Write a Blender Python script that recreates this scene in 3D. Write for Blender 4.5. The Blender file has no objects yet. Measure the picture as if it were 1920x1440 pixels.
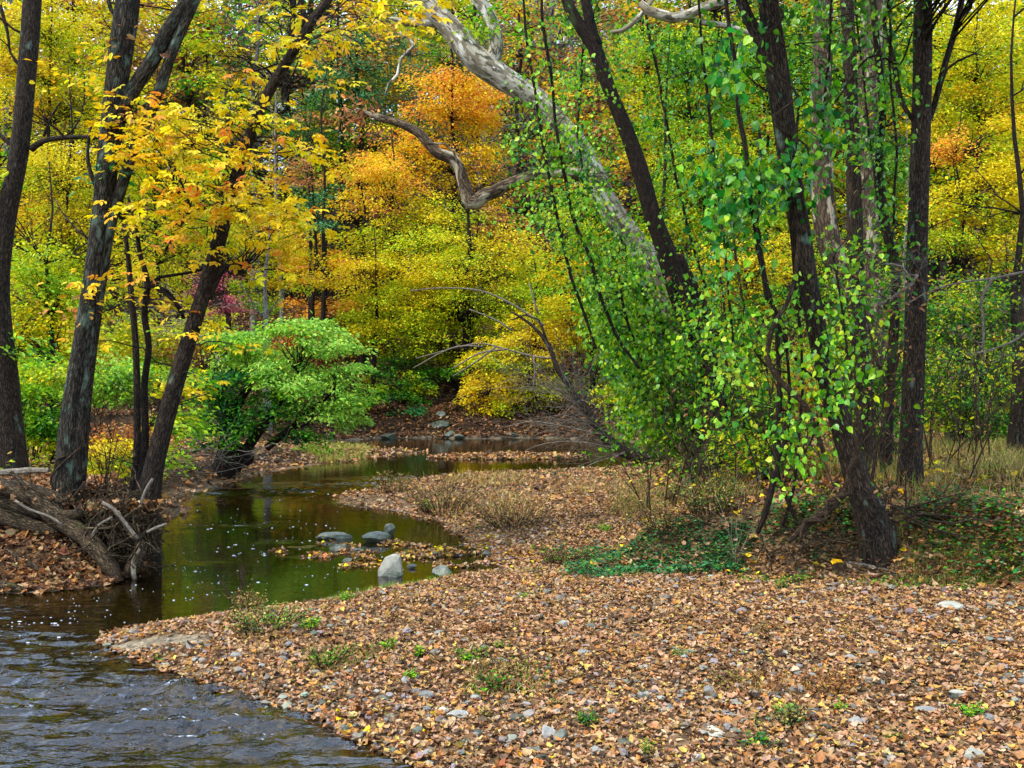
import bpy, math, random
import numpy as np
from mathutils import Vector
rng = np.random.default_rng(11)
random.seed(11)
sc = bpy.context.scene
COL = sc.collection

# ------------------------------------------------------------------ camera
F = 1870.0; HCAM = 2.2; TILT = math.atan(30.0 / F)
cd = bpy.data.cameras.new('camera'); cam = bpy.data.objects.new('camera', cd); COL.objects.link(cam)
cd.sensor_width = 36; cd.lens = 36 * F / 1920; cd.clip_end = 600; cd.clip_start = 0.05
cam.location = (0, 0, HCAM); cam.rotation_euler = (math.pi / 2 - TILT, 0, 0)
sc.camera = cam
CT, ST = math.cos(TILT), math.sin(TILT)

def P(px, py, Y):
    """point of the place seen at photo pixel (px,py) standing Y metres ahead"""
    a = (px - 960) / F; b = (720 - py) / F
    dy = CT + b * ST; dz = -ST + b * CT
    return np.array([a / dy * Y, Y, HCAM + dz / dy * Y])

# ------------------------------------------------------------------ noise
def _h(ix, iy, s):
    n = (ix.astype(np.int64) * 374761393 + iy.astype(np.int64) * 668265263 + s * 1442695041) & 0x7fffffff
    n = ((n ^ (n >> 13)) * 1274126177) & 0x7fffffff
    return ((n ^ (n >> 16)) & 0xffff) / 32767.5 - 1.0

def vn(x, y, s=0):
    x = np.asarray(x, float); y = np.asarray(y, float)
    ix = np.floor(x); iy = np.floor(y); fx = x - ix; fy = y - iy
    fx = fx * fx * fx * (fx * (fx * 6 - 15) + 10); fy = fy * fy * fy * (fy * (fy * 6 - 15) + 10)
    a = _h(ix, iy, s); b = _h(ix + 1, iy, s); c = _h(ix, iy + 1, s); d = _h(ix + 1, iy + 1, s)
    return (a * (1 - fx) + b * fx) * (1 - fy) + (c * (1 - fx) + d * fx) * fy

def fbm(x, y, o=3, s=0):
    r = 0; a = 1.0; t = 0
    for k in range(o):
        r = r + a * vn(x * 2 ** k, y * 2 ** k, s + k * 7); t += a; a *= .5
    return r / t

def ss(a, b, x):
    t = np.clip((x - a) / (b - a), 0, 1); return t * t * (3 - 2 * t)

def lin(c):
    c = np.asarray(c, float) / 255
    return np.where(c <= .04045, c / 12.92, ((c + .055) / 1.055) ** 2.4)

def sdf(x, y, poly):
    """signed distance, positive inside"""
    sh = np.shape(x); x = np.ravel(x); y = np.ravel(y)
    p = np.asarray(poly, float); q = np.roll(p, -1, 0)
    best = np.full(x.shape, 1e9); ins = np.zeros(x.shape, bool)
    for (ax, ay), (bx, by) in zip(p, q):
        ex, ey = bx - ax, by - ay; L = ex * ex + ey * ey + 1e-12
        t = np.clip(((x - ax) * ex + (y - ay) * ey) / L, 0, 1)
        d = (x - ax - t * ex) ** 2 + (y - ay - t * ey) ** 2
        best = np.minimum(best, d)
        c = (ay > y) != (by > y)
        xi = ax + (y - ay) * ex / (ey if abs(ey) > 1e-12 else 1e-12)
        ins ^= c & (x < xi)
    r = np.sqrt(best); r = np.where(ins, r, -r)
    return r.reshape(sh)

# ------------------------------------------------------------------ the lie of the land
def w0(px, py):
    v = P(px, py, 1.0) - np.array([0, 0, HCAM]); t = -HCAM / v[2]
    return (v[0] * t, t)
SH = [(760,1440),(690,1405),(640,1380),(600,1352),(520,1340),(470,1322),(420,1306),(380,1290),(330,1268),(285,1250),(240,1234),(200,1222),(180,1208),
      (200,1190),(245,1178),(290,1170),(400,1153),(500,1143),(600,1127),(700,1110),(760,1098),(850,1083),(950,1070),
      (925,1052),(880,1022),(845,997),(810,977),(745,960),(670,952),(612,941),(640,930),(700,917),(760,903),(800,895),
      (850,890),(950,885),(1060,882),(1150,876),(1185,864),(1240,852),(1320,846),(1320,838),(1200,831),(1100,824),(980,821),(900,823),
      (800,821),(700,823),(660,826),(560,828),(540,832),(600,838),(690,840),(750,842),(805,846),(790,850),(720,857),(620,869),(560,877),(520,884),(480,893),
      (430,908),(380,922),(330,934),(345,950),(372,953),(340,968),(300,980),(280,1000),(275,1040),(280,1068),(240,1085),(220,1098),(150,1106),(80,1112),(0,1116)]
W = [(6, -6), (3.2, .5), (1.7, 3.0), (.35, 4.6), (-.25, 5.1)] + [w0(*p) for p in SH] + [(-8, 9.8), (-16, 10.2), (-40, 10.5), (-40, -6)]
VEG = [(30, 6.0), (9, 7.6), (4.3, 8.6), (3.1, 9.1), (2.0, 9.6), (0.9, 10.2), (1.6, 12), (2.2, 14), (2.6, 18), (3.4, 21), (4.8, 24), (6.5, 27), (12, 30), (60, 32), (60, 6)]
ISL = (w0(955, 857)[0], w0(955, 857)[1])

def zones(x, y):
    x = np.asarray(x, float); y = np.asarray(y, float)
    wx = x + .10 * fbm(x * 1.7, y * 1.7, 3, 3); wy = y + .10 * fbm(x * 1.7, y * 1.7, 3, 9)
    d = -sdf(wx, wy, W)
    veg = sdf(wx, wy, VEG)
    cx = np.interp(y, [8.9, 9.5, 12, 16, 20, 24, 27, 29], [-99, -3, -2.4, -3, -2.3, -2.5, -1.6, -1.4])
    left = (x < cx) & (y > 8.9) & (y < 30.2)
    far = y > 29.7
    return d, veg, left, far

def gz(x, y):
    x = np.asarray(x, float); y = np.asarray(y, float)
    d, veg, left, far = zones(x, y)
    dp = np.maximum(d, 0)
    ka = np.interp(y, [11, 16, 20], [1, .5, .22]); bar = ka * (.03 * ss(0, .5, dp) + .30 * (1 - np.exp(-(dp / 3.2) ** 1.3))) + .03 * ss(0, .4, dp)
    vp = np.maximum(veg, 0)
    bar = bar + .50 * ss(0, .75, vp) + .35 * (1 - np.exp(-vp / 8.0))
    A = np.interp(y, [9, 12.5, 14, 19, 21, 23, 30], [.82, .80, .42, .42, .22, .07, .07])
    Wd = np.interp(y, [9, 10.8, 11.1, 12.5, 14.5, 18, 22], [2.1, 1.8, .5, .5, 1.2, 1.3, 2.5])
    A = A * np.where((x > -5) & (y > 20.5), .55, 1)
    lb = A * ss(0, 1, dp / Wd) + .22 * (1 - np.exp(-dp / 6.0)) * ss(-4, -6, x) * ss(10.8, 13, y)
    fb = .06 + .75 * ss(.2, 2.6, dp)
    z = np.where(far, fb, np.where(left, lb, bar))
    hill = .33 * np.maximum(0, y - 34.5) ** 1.02
    hill = np.minimum(hill, 26 + .05 * y)
    hill = hill * (1 - .35 * ss(10, 30, x)) * (1 - .2 * ss(-12, -30, x))
    z = z + np.where(y > 34.5, hill, 0)
    amp = np.clip(dp, 0, 1) * (.05 - .03 * ss(12, 17, y) + .10 * np.clip((y - 31) / 10, 0, 2))
    amp = np.where(veg > 0, amp + .06 * np.clip(vp, 0, 1), amp)
    z = z + amp * fbm(x * .8, y * .8, 4, 21) + np.clip(dp * 2, 0, 1) * .015 * fbm(x * 5, y * 5, 2, 5)
    r = ((x - ISL[0]) / 1.75) ** 2 + ((y - ISL[1]) / .62) ** 2
    isl = .05 * (1 - r) + .02 * fbm(x * 3, y * 3, 2, 8)
    r2 = ((x + 1.55) / .9) ** 2 + ((y - 12.0) / .40) ** 2       # leafy shoal round the stones
    isl2 = -.012 + .004 * (1 - r2) + .055 * fbm(x * 4, y * 4, 3, 18)
    r3 = ((x + 1.35) / 1.3) ** 2 + ((y - 11.1) / .30) ** 2
    isl3 = -.016 * (1 + r3) + .05 * fbm(x * 4, y * 4, 3, 28)
    bed = -.32 * (1 - np.exp(d / 1.3)) - .03
    z = np.where(d < 0, np.maximum(np.maximum(bed, np.where(r < 1.5, isl, -9)), np.maximum(np.where(r2 < 2.2, isl2, -9), np.where(r3 < 2.2, isl3, -9))), z)
    return z

def gz1(x, y): return float(gz(np.array([x]), np.array([y]))[0])

def G(px, py, extra=0.0):
    """where the line of sight through photo pixel meets the land"""
    v = P(px, py, 1.0) - np.array([0, 0, HCAM])
    t = np.geomspace(3.5, 110, 900)
    z = gz(v[0] * t, t); zz = HCAM + v[2] * t
    k = np.nonzero(zz <= np.maximum(z, 0) + extra)[0]
    k = k[0] if len(k) else -1
    return np.array([v[0] * t[k], t[k], max(z[k], 0.0)])

# ------------------------------------------------------------------ mesh collecting
class Geo:
    def __init__(s): s.V = []; s.T = []; s.Q = []; s.C = []; s.B = []; s.n = 0
    def add(s, v, tri=None, quad=None, col=None, bk=None):
        v = np.asarray(v, float).reshape(-1, 3); m = len(v)
        s.V.append(v)
        if tri is not None and len(tri): s.T.append(np.asarray(tri).reshape(-1, 3) + s.n)
        if quad is not None and len(quad): s.Q.append(np.asarray(quad).reshape(-1, 4) + s.n)
        c = np.ones((m, 3)) * (np.array([.5, .5, .5]) if col is None else np.asarray(col))
        s.C.append(c)
        s.B.append(v if bk is None else np.asarray(bk, float).reshape(-1, 3))
        s.n += m
    def mesh(s, name, mat, smooth=False):
        me = bpy.data.meshes.new(name)
        V = np.concatenate(s.V); T = np.concatenate(s.T) if s.T else np.zeros((0, 3), int); Q = np.concatenate(s.Q) if s.Q else np.zeros((0, 4), int)
        me.vertices.add(len(V)); me.vertices.foreach_set('co', V.astype(np.float32).ravel())
        nl = T.size + Q.size
        me.loops.add(nl); me.loops.foreach_set('vertex_index', np.concatenate([T.ravel(), Q.ravel()]).astype(np.int32))
        nt, nq = len(T), len(Q)
        me.polygons.add(nt + nq)
        st = np.concatenate([np.arange(nt) * 3, nt * 3 + np.arange(nq) * 4]).astype(np.int32)
        me.polygons.foreach_set('loop_start', st)
        try: me.polygons.foreach_set('loop_total', np.concatenate([np.full(nt, 3), np.full(nq, 4)]).astype(np.int32))
        except Exception: pass
        C = np.concatenate(s.C)
        a = me.color_attributes.new('Col', 'FLOAT_COLOR', 'POINT')
        a.data.foreach_set('color', np.concatenate([C, np.ones((len(C), 1))], 1).astype(np.float32).ravel())
        b = me.attributes.new('bk', 'FLOAT_VECTOR', 'POINT')
        b.data.foreach_set('vector', np.concatenate(s.B).astype(np.float32).ravel())
        me.materials.append(mat)
        me.update(calc_edges=True)
        me.polygons.foreach_set('use_smooth', np.full(nt + nq, smooth))
        return me

def obj(name, geo, mat, parent=None, smooth=False, origin=None):
    """link the collected shapes as ONE mesh object"""
    if origin is not None:
        geo.V = [v - np.asarray(origin) for v in geo.V]
    o = bpy.data.objects.new(name, geo.mesh(name, mat, smooth)); COL.objects.link(o)
    if parent is not None:
        o.parent = parent
        o.location = -np.array(parent.location) if origin is None else np.asarray(origin) - np.array(parent.location)
    elif origin is not None: o.location = origin
    return o

def lobj(name, geo, mat, parent, smooth=False):
    o = bpy.data.objects.new(name, geo.mesh(name, mat, smooth)); COL.objects.link(o); o.parent = parent; return o

def tag(o, label=None, cat=None, group=None, kind=None):
    if label: o['label'] = label
    if cat: o['category'] = cat
    if group: o['group'] = group
    if kind: o['kind'] = kind
    return o

def thing(name, label, cat, loc, group=None):
    o = bpy.data.objects.new(name, None); COL.objects.link(o); o.location = Vector([float(c) for c in loc]); o.empty_display_size = .2
    bpy.context.view_layer.update() if False else None
    return tag(o, label, cat, group)

# ------------------------------------------------------------------ tubes
def smooth_path(pts, step):
    p = np.asarray(pts, float)
    if len(p) < 3:
        L = np.linalg.norm(p[-1, :3] - p[0, :3]); n = max(2, int(L / step) + 1)
        t = np.linspace(0, 1, n)[:, None]; return p[0] * (1 - t) + p[-1] * t
    out = []
    q = np.vstack([2 * p[0] - p[1], p, 2 * p[-1] - p[-2]])
    for i in range(1, len(q) - 2):
        a, b, c, d = q[i - 1], q[i], q[i + 1], q[i + 2]
        n = max(1, int(np.linalg.norm(c[:3] - b[:3]) / step))
        t = (np.arange(n) / n)[:, None]
        out.append(.5 * ((2 * b) + (-a + c) * t + (2 * a - 5 * b + 4 * c - d) * t ** 2 + (-a + 3 * b - 3 * c + d) * t ** 3))
    out.append(p[-1:]); return np.vstack(out)

def tube(geo, path, sides=8, step=.15, rough=0.0, col=None, wob=0.0, lump=0.0, seed=None, flare=0.0):
    """path rows: x,y,z,r"""
    p = smooth_path(path, step); n = len(p); c = p[:, :3].copy(); r = np.maximum(p[:, 3], .0012)
    s0 = rng.integers(0, 9999) if seed is None else seed
    L = np.concatenate([[0], np.cumsum(np.linalg.norm(np.diff(c, axis=0), axis=1))])
    if wob:
        c[:, 0] += wob * fbm(L * 1.3, L * 0 + s0, 3, 1); c[:, 1] += wob * fbm(L * 1.3, L * 0 + s0 + 50, 3, 2); c[:, 2] += .5 * wob * fbm(L * 1.3, L * 0 + s0 + 90, 3, 3)
    t = np.gradient(c, axis=0); t /= np.linalg.norm(t, axis=1, keepdims=True) + 1e-9
    u = np.zeros((n, 3)); a = np.array([1., 0, 0]) if abs(t[0, 0]) < .8 else np.array([0, 1., 0])
    for i in range(n):
        a = a - t[i] * a.dot(t[i]); a /= np.linalg.norm(a) + 1e-9; u[i] = a
    v = np.cross(t, u)
    th = np.arange(sides) / sides * 2 * math.pi
    cs, sn = np.cos(th), np.sin(th)
    R = np.repeat(r[:, None], sides, 1)
    TH = np.repeat(th[None], n, 0); LL = np.repeat(L[:, None], sides, 1)
    if rough:
        k = 3.0
        R = R * (1 + rough * (.6 * fbm(np.cos(TH) * k + s0, LL * 1.6 + np.sin(TH) * k, 3, s0 % 97) + .5 * vn(np.cos(TH) * 6 + s0, LL * 1.2 + np.sin(TH) * 6, 5)))
    if lump:
        R = R * (1 + lump * np.maximum(0, vn(np.cos(TH) * 1.2 + s0 * 3, LL * .9 + np.sin(TH) * 1.2, 77)) ** 1.5)
    if flare:
        f = np.exp(-np.abs(LL[-1:] - LL) / .35)
        R = R * (1 + flare * f * (1 + .5 * np.cos(TH * 3 + s0) + .3 * np.cos(TH * 5 + s0)))
    V = c[:, None, :] + R[..., None] * (cs[None, :, None] * u[:, None, :] + sn[None, :, None] * v[:, None, :])
    bk = np.stack([cs[None] * r[:, None] , sn[None] * r[:, None] , LL * .17], -1) + np.array([s0 % 37, s0 % 23, 0])
    i = np.arange(n - 1)[:, None] * sides; j = np.arange(sides)[None]; j2 = (j + 1) % sides
    Q = np.stack([i + j, i + j2, i + sides + j2, i + sides + j], -1).reshape(-1, 4)
    V = V.reshape(-1, 3); m = len(V)
    V = np.vstack([V, c[0] - t[0] * r[0] * .2, c[-1] + t[-1] * r[-1] * .4]); bk = np.vstack([bk.reshape(-1, 3), bk[0, 0], bk[-1, 0]])
    jj = np.arange(sides); T = np.vstack([np.stack([jj * 0 + m, (jj + 1) % sides, jj], 1), np.stack([jj * 0 + m + 1, (n - 1) * sides + jj, (n - 1) * sides + (jj + 1) % sides], 1)])
    geo.add(V, T, Q, col, bk)
    return np.column_stack([c, r])

def ico(sub=2):
    t = (1 + 5 ** .5) / 2
    v = np.array([(-1,t,0),(1,t,0),(-1,-t,0),(1,-t,0),(0,-1,t),(0,1,t),(0,-1,-t),(0,1,-t),(t,0,-1),(t,0,1),(-t,0,-1),(-t,0,1)], float)
    f = [(0,11,5),(0,5,1),(0,1,7),(0,7,10),(0,10,11),(1,5,9),(5,11,4),(11,10,2),(10,7,6),(7,1,8),(3,9,4),(3,4,2),(3,2,6),(3,6,8),(3,8,9),(4,9,5),(2,4,11),(6,2,10),(8,6,7),(9,8,1)]
    v /= np.linalg.norm(v[0]); v = [tuple(a) for a in v]
    for _ in range(sub):
        mid = {}; nf = []
        def m(a, b):
            k = (min(a, b), max(a, b))
            if k not in mid:
                w = np.array(v[a]) + np.array(v[b]); w /= np.linalg.norm(w); v.append(tuple(w)); mid[k] = len(v) - 1
            return mid[k]
        for a, b, c in f:
            ab, bc, ca = m(a, b), m(b, c), m(c, a); nf += [(a, ab, ca), (b, bc, ab), (c, ca, bc), (ab, bc, ca)]
        f = nf
    return np.array(v), np.array(f)
ICO = {k: ico(k) for k in (0, 1, 2, 3)}

def rock_verts(sx, sy, sz, sub=2, seed=0, planes=9, jag=.12, rot=None):
    v, f = ICO[sub]; r = np.random.default_rng(seed)
    v = v.copy()
    for _ in range(planes):                                    # cut flat faces like split schist
        n = r.normal(size=3); n /= np.linalg.norm(n); dd = r.uniform(.45, .85)
        k = v @ n - dd; v = v - np.maximum(k, 0)[:, None] * n
    v = v * (1 + jag * fbm(v[:, 0] * 2.5 + seed, v[:, 1] * 2.5 + v[:, 2] * 2.1, 3, seed % 50)[:, None])
    v = v * np.array([sx, sy, sz]); a = r.uniform(0, 6.28) if rot is None else r.uniform(-rot, rot)
    c, s = math.cos(a), math.sin(a)
    return np.column_stack([v[:, 0] * c - v[:, 1] * s, v[:, 0] * s + v[:, 1] * c, v[:, 2]]), f

# ------------------------------------------------------------------ leaves
def fan(outline, center):
    v = np.array([center] + list(outline), float); n = len(outline)
    return v, np.array([(0, i + 1, (i + 1) % n + 1) for i in range(n)])
T_RH = (np.array([(0,0,0),(.45,.30,.07),(1,0,-.10),(.45,-.30,.07)], float), np.array([(0,2,1),(0,3,2)]))
T_OV = (np.array([(0,0,0),(.3,.21,.06),(.72,.20,.03),(1,0,-.14),(.72,-.20,.03),(.3,-.21,.06)], float), np.array([(0,3,2),(0,2,1),(0,4,3),(0,5,4)]))
T_HEART = fan([(0,0,0),(-.08,.2,.02),(.12,.42,.05),(.45,.44,.04),(.8,.2,-.03),(1.05,0,-.12),(.8,-.2,-.03),(.45,-.44,.04),(.12,-.42,.05),(-.08,-.2,.02)], (.42,0,-.03))
def maple(z=.0, curl=.25, seed=0):
    r = np.random.default_rng(seed); o = []
    for a, R in [(180,.12),(140,.42),(105,.34),(72,.62),(48,.38),(22,.62),(0,.95),(-22,.62),(-48,.38),(-72,.62),(-105,.34),(-140,.42)]:
        a = math.radians(a * (1 if a > -181 else 1)); x = R * math.cos(a) ; y = R * math.sin(a)
        o.append((x + .2, y, z + curl * (R * R) * r.uniform(-.7, 1.2)))
    return fan(o, (.25, 0, 0))
MAPLES = [maple(0, c, s) for s, c in enumerate((.25, .5, .7, -.4, .35, .8))]
def curled(seed, w=.26):
    r = np.random.default_rng(seed); c = r.uniform(.1, .7) * r.choice([-1, 1]); tw = r.uniform(-.6, .6); o = []
    n = 9
    for k in range(n):
        a = k / n * 2 * math.pi; x = .5 - .5 * math.cos(a); y = w * math.sin(a) * (1 + r.uniform(-.4, .4)); x += r.uniform(-.05, .05)
        z = c * 2 * (x - .5) ** 2 + tw * y * (x - .3) * 2 + r.uniform(-.05, .05) + abs(y) * r.uniform(.2, 1.0)
        o.append((x, y, z))
    return fan(o, (.5, 0, 0))
LITTER = [curled(s, .2 + .03 * (s % 6)) for s in range(12)] + MAPLES
def compound():
    V = []; Fc = []; n = 0
    for (x, a, s) in [(.55, 0, .5), (.5, 52, .42), (.5, -52, .42), (.28, 68, .33), (.28, -68, .33)]:
        v, f = T_OV; v = v * s; v = v * np.array([1, 1.15, 1]); a = math.radians(a)
        w = np.column_stack([v[:, 0] * math.cos(a) - v[:, 1] * math.sin(a) + x, v[:, 0] * math.sin(a) + v[:, 1] * math.cos(a), v[:, 2] - .25 * (v[:, 0]) ** 2 - abs(v[:, 1]) * .05])
        V.append(w); Fc.append(f + n); n += len(w)
    V.append(np.array([(0,0,.0),(.6,.012,0),(.6,-.012,0)])); Fc.append(np.array([(n, n + 1, n + 2)]))
    return np.vstack(V), np.vstack(Fc)
T_COMP = compound()

def nrm(a): return a / (np.linalg.norm(a, axis=-1, keepdims=True) + 1e-9)

def leaves(geo, pos, dirn, nor, size, tmpl, col):
    pos = np.asarray(pos); N = len(pos)
    if N == 0: return
    X = nrm(dirn); Z = nor - X * np.sum(nor * X, 1, keepdims=True); Z = nrm(Z); Y = np.cross(Z, X)
    v, f = tmpl; m = len(v); size = np.broadcast_to(size, (N,))[:, None, None]
    out = pos[:, None] + size * (v[None, :, 0:1] * X[:, None] + v[None, :, 1:2] * Y[:, None] + v[None, :, 2:3] * Z[:, None])
    tri = (f[None] + (np.arange(N) * m)[:, None, None]).reshape(-1, 3)
    geo.add(out.reshape(-1, 3), tri, None, np.repeat(col, m, 0))

PAL = {
 'yellow': [(238,205,12),(222,192,10),(248,218,34),(208,190,14),(194,186,18)],
 'yg': [(182,196,14),(152,180,16),(208,208,24),(126,160,16),(222,204,18)],
 'gold': [(246,194,20),(252,208,42),(230,172,16),(238,214,28),(214,186,20)],
 'orange': [(244,168,48),(238,150,46),(250,186,50),(226,134,46),(240,196,40)],
 'lime': [(140,190,22),(120,175,20),(165,205,42),(185,205,30),(95,155,18)],
 'green': [(60,132,16),(44,108,14),(92,158,26),(120,172,30),(34,88,18)],
 'teal': [(66,136,84),(44,112,66),(94,158,104),(110,150,60),(50,100,60)],
 'vine': [(80,146,12),(104,168,18),(54,116,12),(138,188,28),(40,92,14),(92,150,20)],
 'deep': [(24,112,30),(38,138,38),(18,90,32),(66,152,38),(54,112,22)],
 'emerald': [(34,112,50),(44,130,54),(28,88,42),(80,150,54),(22,74,34)],
 'fresh': [(150,200,70),(130,188,60),(178,214,90),(110,166,50),(188,208,70)],
 'rust': [(188,118,58),(164,98,48),(206,142,72),(144,92,52),(196,150,80)],
 'pink': [(200,84,110),(180,66,90),(210,120,132),(160,70,76),(190,110,90)],
 'brownleaf': [(150,100,58),(120,76,42),(180,130,84),(94,60,36),(140,110,70)],
 'litter': [(180,138,98),(166,122,80),(60,44,32),(78,56,38),(148,102,60),(186,148,106),(196,162,124),(120,84,52),(180,122,62),(188,136,66),(100,70,46),(200,166,82),(164,132,100),(150,114,78),(190,154,120),(172,124,78),(184,142,92),(160,114,70),(112,88,62),(170,128,88)],
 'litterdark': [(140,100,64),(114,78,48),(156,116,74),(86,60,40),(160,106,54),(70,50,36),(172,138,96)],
 'bankshade': [(104,70,42),(84,56,36),(122,84,50),(66,46,32),(134,90,48)],  # far-bank leaf browns, darkened for the shade under the overhang
 'grass': [(190,164,86),(170,146,74),(204,182,108),(150,138,62),(120,128,50),(176,140,80)],
 'cover': [(40,98,48),(58,120,56),(74,132,50),(34,84,48),(104,144,52),(84,128,84),(90,80,44)],
}
def pal(names, n, jit=.16, r=None):
    r = r or rng
    if isinstance(names, str): names = [names]
    c = np.concatenate([lin(PAL[k]) for k in names])
    o = c[r.integers(0, len(c), n)]
    return np.clip(o * (.98 + jit * r.normal(size=(n, 1))) * (1 + .06 * r.normal(size=(n, 3))), .003, .9)

# ------------------------------------------------------------------ materials
def newmat(name):
    m = bpy.data.materials.new(name); m.use_nodes = True; nt = m.node_tree; nt.nodes.clear(); return m, nt.nodes, nt.links
def leaf_mat(name, trans=.35, rough=.5, spec=.35):
    m, N, L = newmat(name)
    o = N.new('ShaderNodeOutputMaterial'); a = N.new('ShaderNodeAttribute'); a.attribute_name = 'Col'
    p = N.new('ShaderNodeBsdfPrincipled'); p.inputs['Roughness'].default_value = rough; p.inputs['Specular IOR Level'].default_value = spec
    t = N.new('ShaderNodeBsdfTranslucent'); mx = N.new('ShaderNodeMixShader'); mx.inputs[0].default_value = trans
    hs = N.new('ShaderNodeHueSaturation'); hs.inputs['Saturation'].default_value = 1.0; hs.inputs['Value'].default_value = 1.15
    no = N.new('ShaderNodeTexNoise'); no.inputs['Scale'].default_value = 45; no.inputs['Detail'].default_value = 2
    mr = N.new('ShaderNodeMapRange'); mr.inputs[1].default_value = .3; mr.inputs[2].default_value = .7; mr.inputs[3].default_value = .72; mr.inputs[4].default_value = 1.18
    mu = N.new('ShaderNodeMixRGB'); mu.blend_type = 'MULTIPLY'; mu.inputs[0].default_value = 1
    tc = N.new('ShaderNodeTexCoord'); L.new(tc.outputs['Object'], no.inputs['Vector'])
    L.new(no.outputs['Fac'], mr.inputs[0]); L.new(a.outputs['Color'], mu.inputs[1]); L.new(mr.outputs[0], mu.inputs[2])
    L.new(mu.outputs[0], p.inputs['Base Color']); L.new(mu.outputs[0], hs.inputs['Color']); L.new(hs.outputs[0], t.inputs['Color'])
    L.new(p.outputs[0], mx.inputs[1]); L.new(t.outputs[0], mx.inputs[2]); L.new(mx.outputs[0], o.inputs[0])
    return m
def bark_mat(name, c1, c2, lichen=None, scale=14, bump=.6, patch=None, moss=None):
    m, N, L = newmat(name)
    o = N.new('ShaderNodeOutputMaterial'); a = N.new('ShaderNodeAttribute'); a.attribute_name = 'bk'
    p = N.new('ShaderNodeBsdfPrincipled'); p.inputs['Roughness'].default_value = .9; p.inputs['Specular IOR Level'].default_value = .15
    n1 = N.new('ShaderNodeTexNoise'); n1.inputs['Scale'].default_value = scale * 3.0; n1.inputs['Detail'].default_value = 6; n1.inputs['Roughness'].default_value = .65
    vo = N.new('ShaderNodeTexVoronoi'); vo.inputs['Scale'].default_value = scale * 4.2; vo.feature = 'DISTANCE_TO_EDGE'
    L.new(a.outputs['Vector'], n1.inputs['Vector'])
    ad = N.new('ShaderNodeVectorMath'); ad.operation = 'ADD'; L.new(a.outputs['Vector'], ad.inputs[0])
    sc_ = N.new('ShaderNodeVectorMath'); sc_.operation = 'SCALE'; sc_.inputs['Scale'].default_value = .06; L.new(n1.outputs['Color'], sc_.inputs[0]); L.new(sc_.outputs[0], ad.inputs[1])
    L.new(ad.outputs[0], vo.inputs['Vector'])
    rv = N.new('ShaderNodeMapRange'); rv.inputs[1].default_value = .0; rv.inputs[2].default_value = .3; rv.inputs[3].default_value = .15; L.new(vo.outputs['Distance'], rv.inputs[0])
    mm = N.new('ShaderNodeMath'); mm.operation = 'MULTIPLY'; L.new(rv.outputs[0], mm.inputs[0]); L.new(n1.outputs['Fac'], mm.inputs[1])
    cr = N.new('ShaderNodeValToRGB'); e = cr.color_ramp.elements; e[0].position = .12; e[0].color = (*lin(c1), 1); e[1].position = .62; e[1].color = (*lin(c2), 1)
    L.new(mm.outputs[0], cr.inputs[0]); cur = cr.outputs[0]; hgt = mm.outputs[0]
    def layer(cur, col, sc2, lo, hi, seed):
        n = N.new('ShaderNodeTexNoise'); n.inputs['Scale'].default_value = sc2; n.inputs['Detail'].default_value = 5; n.inputs['Roughness'].default_value = .6
        mp = N.new('ShaderNodeVectorMath'); mp.operation = 'MULTIPLY'; mp.inputs[1].default_value = (1, 1, 2.5); L.new(a.outputs['Vector'], mp.inputs[0])
        av = N.new('ShaderNodeVectorMath'); av.operation = 'ADD'; av.inputs[1].default_value = (seed, seed, seed); L.new(mp.outputs[0], av.inputs[0]); L.new(av.outputs[0], n.inputs['Vector'])
        r = N.new('ShaderNodeMapRange'); r.inputs[1].default_value = lo; r.inputs[2].default_value = hi; L.new(n.outputs['Fac'], r.inputs[0])
        mx = N.new('ShaderNodeMixRGB'); L.new(r.outputs[0], mx.inputs[0]); L.new(cur, mx.inputs[1]); mx.inputs[2].default_value = (*lin(col), 1); return mx.outputs[0]
    if patch:
        for k, (c, s2, lo, hi) in enumerate(patch): cur = layer(cur, c, s2, lo, hi, 5.3 * k)
    if lichen: cur = layer(cur, lichen[0], 9, lichen[1], lichen[1] + .14, 3.1)
    if moss: cur = layer(cur, moss[0], 5, moss[1], moss[1] + .12, 13.1)
    L.new(cur, p.inputs['Base Color'])
    b = N.new('ShaderNodeBump'); b.inputs['Strength'].default_value = bump; b.inputs['Distance'].default_value = .03; L.new(hgt, b.inputs['Height']); L.new(b.outputs[0], p.inputs['Normal'])
    L.new(p.outputs[0], o.inputs[0]); return m
M = {}
M['leaf'] = leaf_mat('leaf', .38, .55, .25)
M['vineleaf'] = leaf_mat('vine_leaf', .35, .4, .4)
M['dry'] = leaf_mat('dry_leaf', .12, .7, .2)
M['grass'] = leaf_mat('grass_blade', .3, .6, .2)
M['bark'] = bark_mat('bark', (20,15,11), (86,72,56), lichen=((112,134,116), .62))
M['barkdark'] = bark_mat('bark_dark', (16,12,9), (64,50,38), moss=((60,70,40), .62))
M['barklichen'] = bark_mat('bark_lichen', (20,17,13), (90,82,66), lichen=((96,116,98), .55), scale=12, bump=.8)
M['barkgrey'] = bark_mat('bark_grey', (70,64,56), (150,144,130), scale=10, bump=.3, lichen=((150,166,150), .6))
M['sycamore'] = bark_mat('sycamore_bark', (160,152,132), (192,184,164), scale=5, bump=.15, patch=[((122,112,90), 12, .48, .53), ((88,80,64), 15, .55, .59), ((206,200,184), 7, .58, .62)])
M['sycold'] = bark_mat('sycamore_old_bark', (52,42,32), (110,92,72), scale=8, bump=.5, patch=[((168,154,126), 7, .56, .62), ((46,38,30), 8, .56, .64)])
M['limb'] = bark_mat('weathered_limb', (58,46,36), (136,116,90), scale=9, bump=.7, patch=[((176,164,136), 5, .52, .60)])
M['deadwood'] = bark_mat('dead_wood', (34,26,18), (142,120,88), scale=16, bump=.9, moss=((104,110,52), .62))
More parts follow.
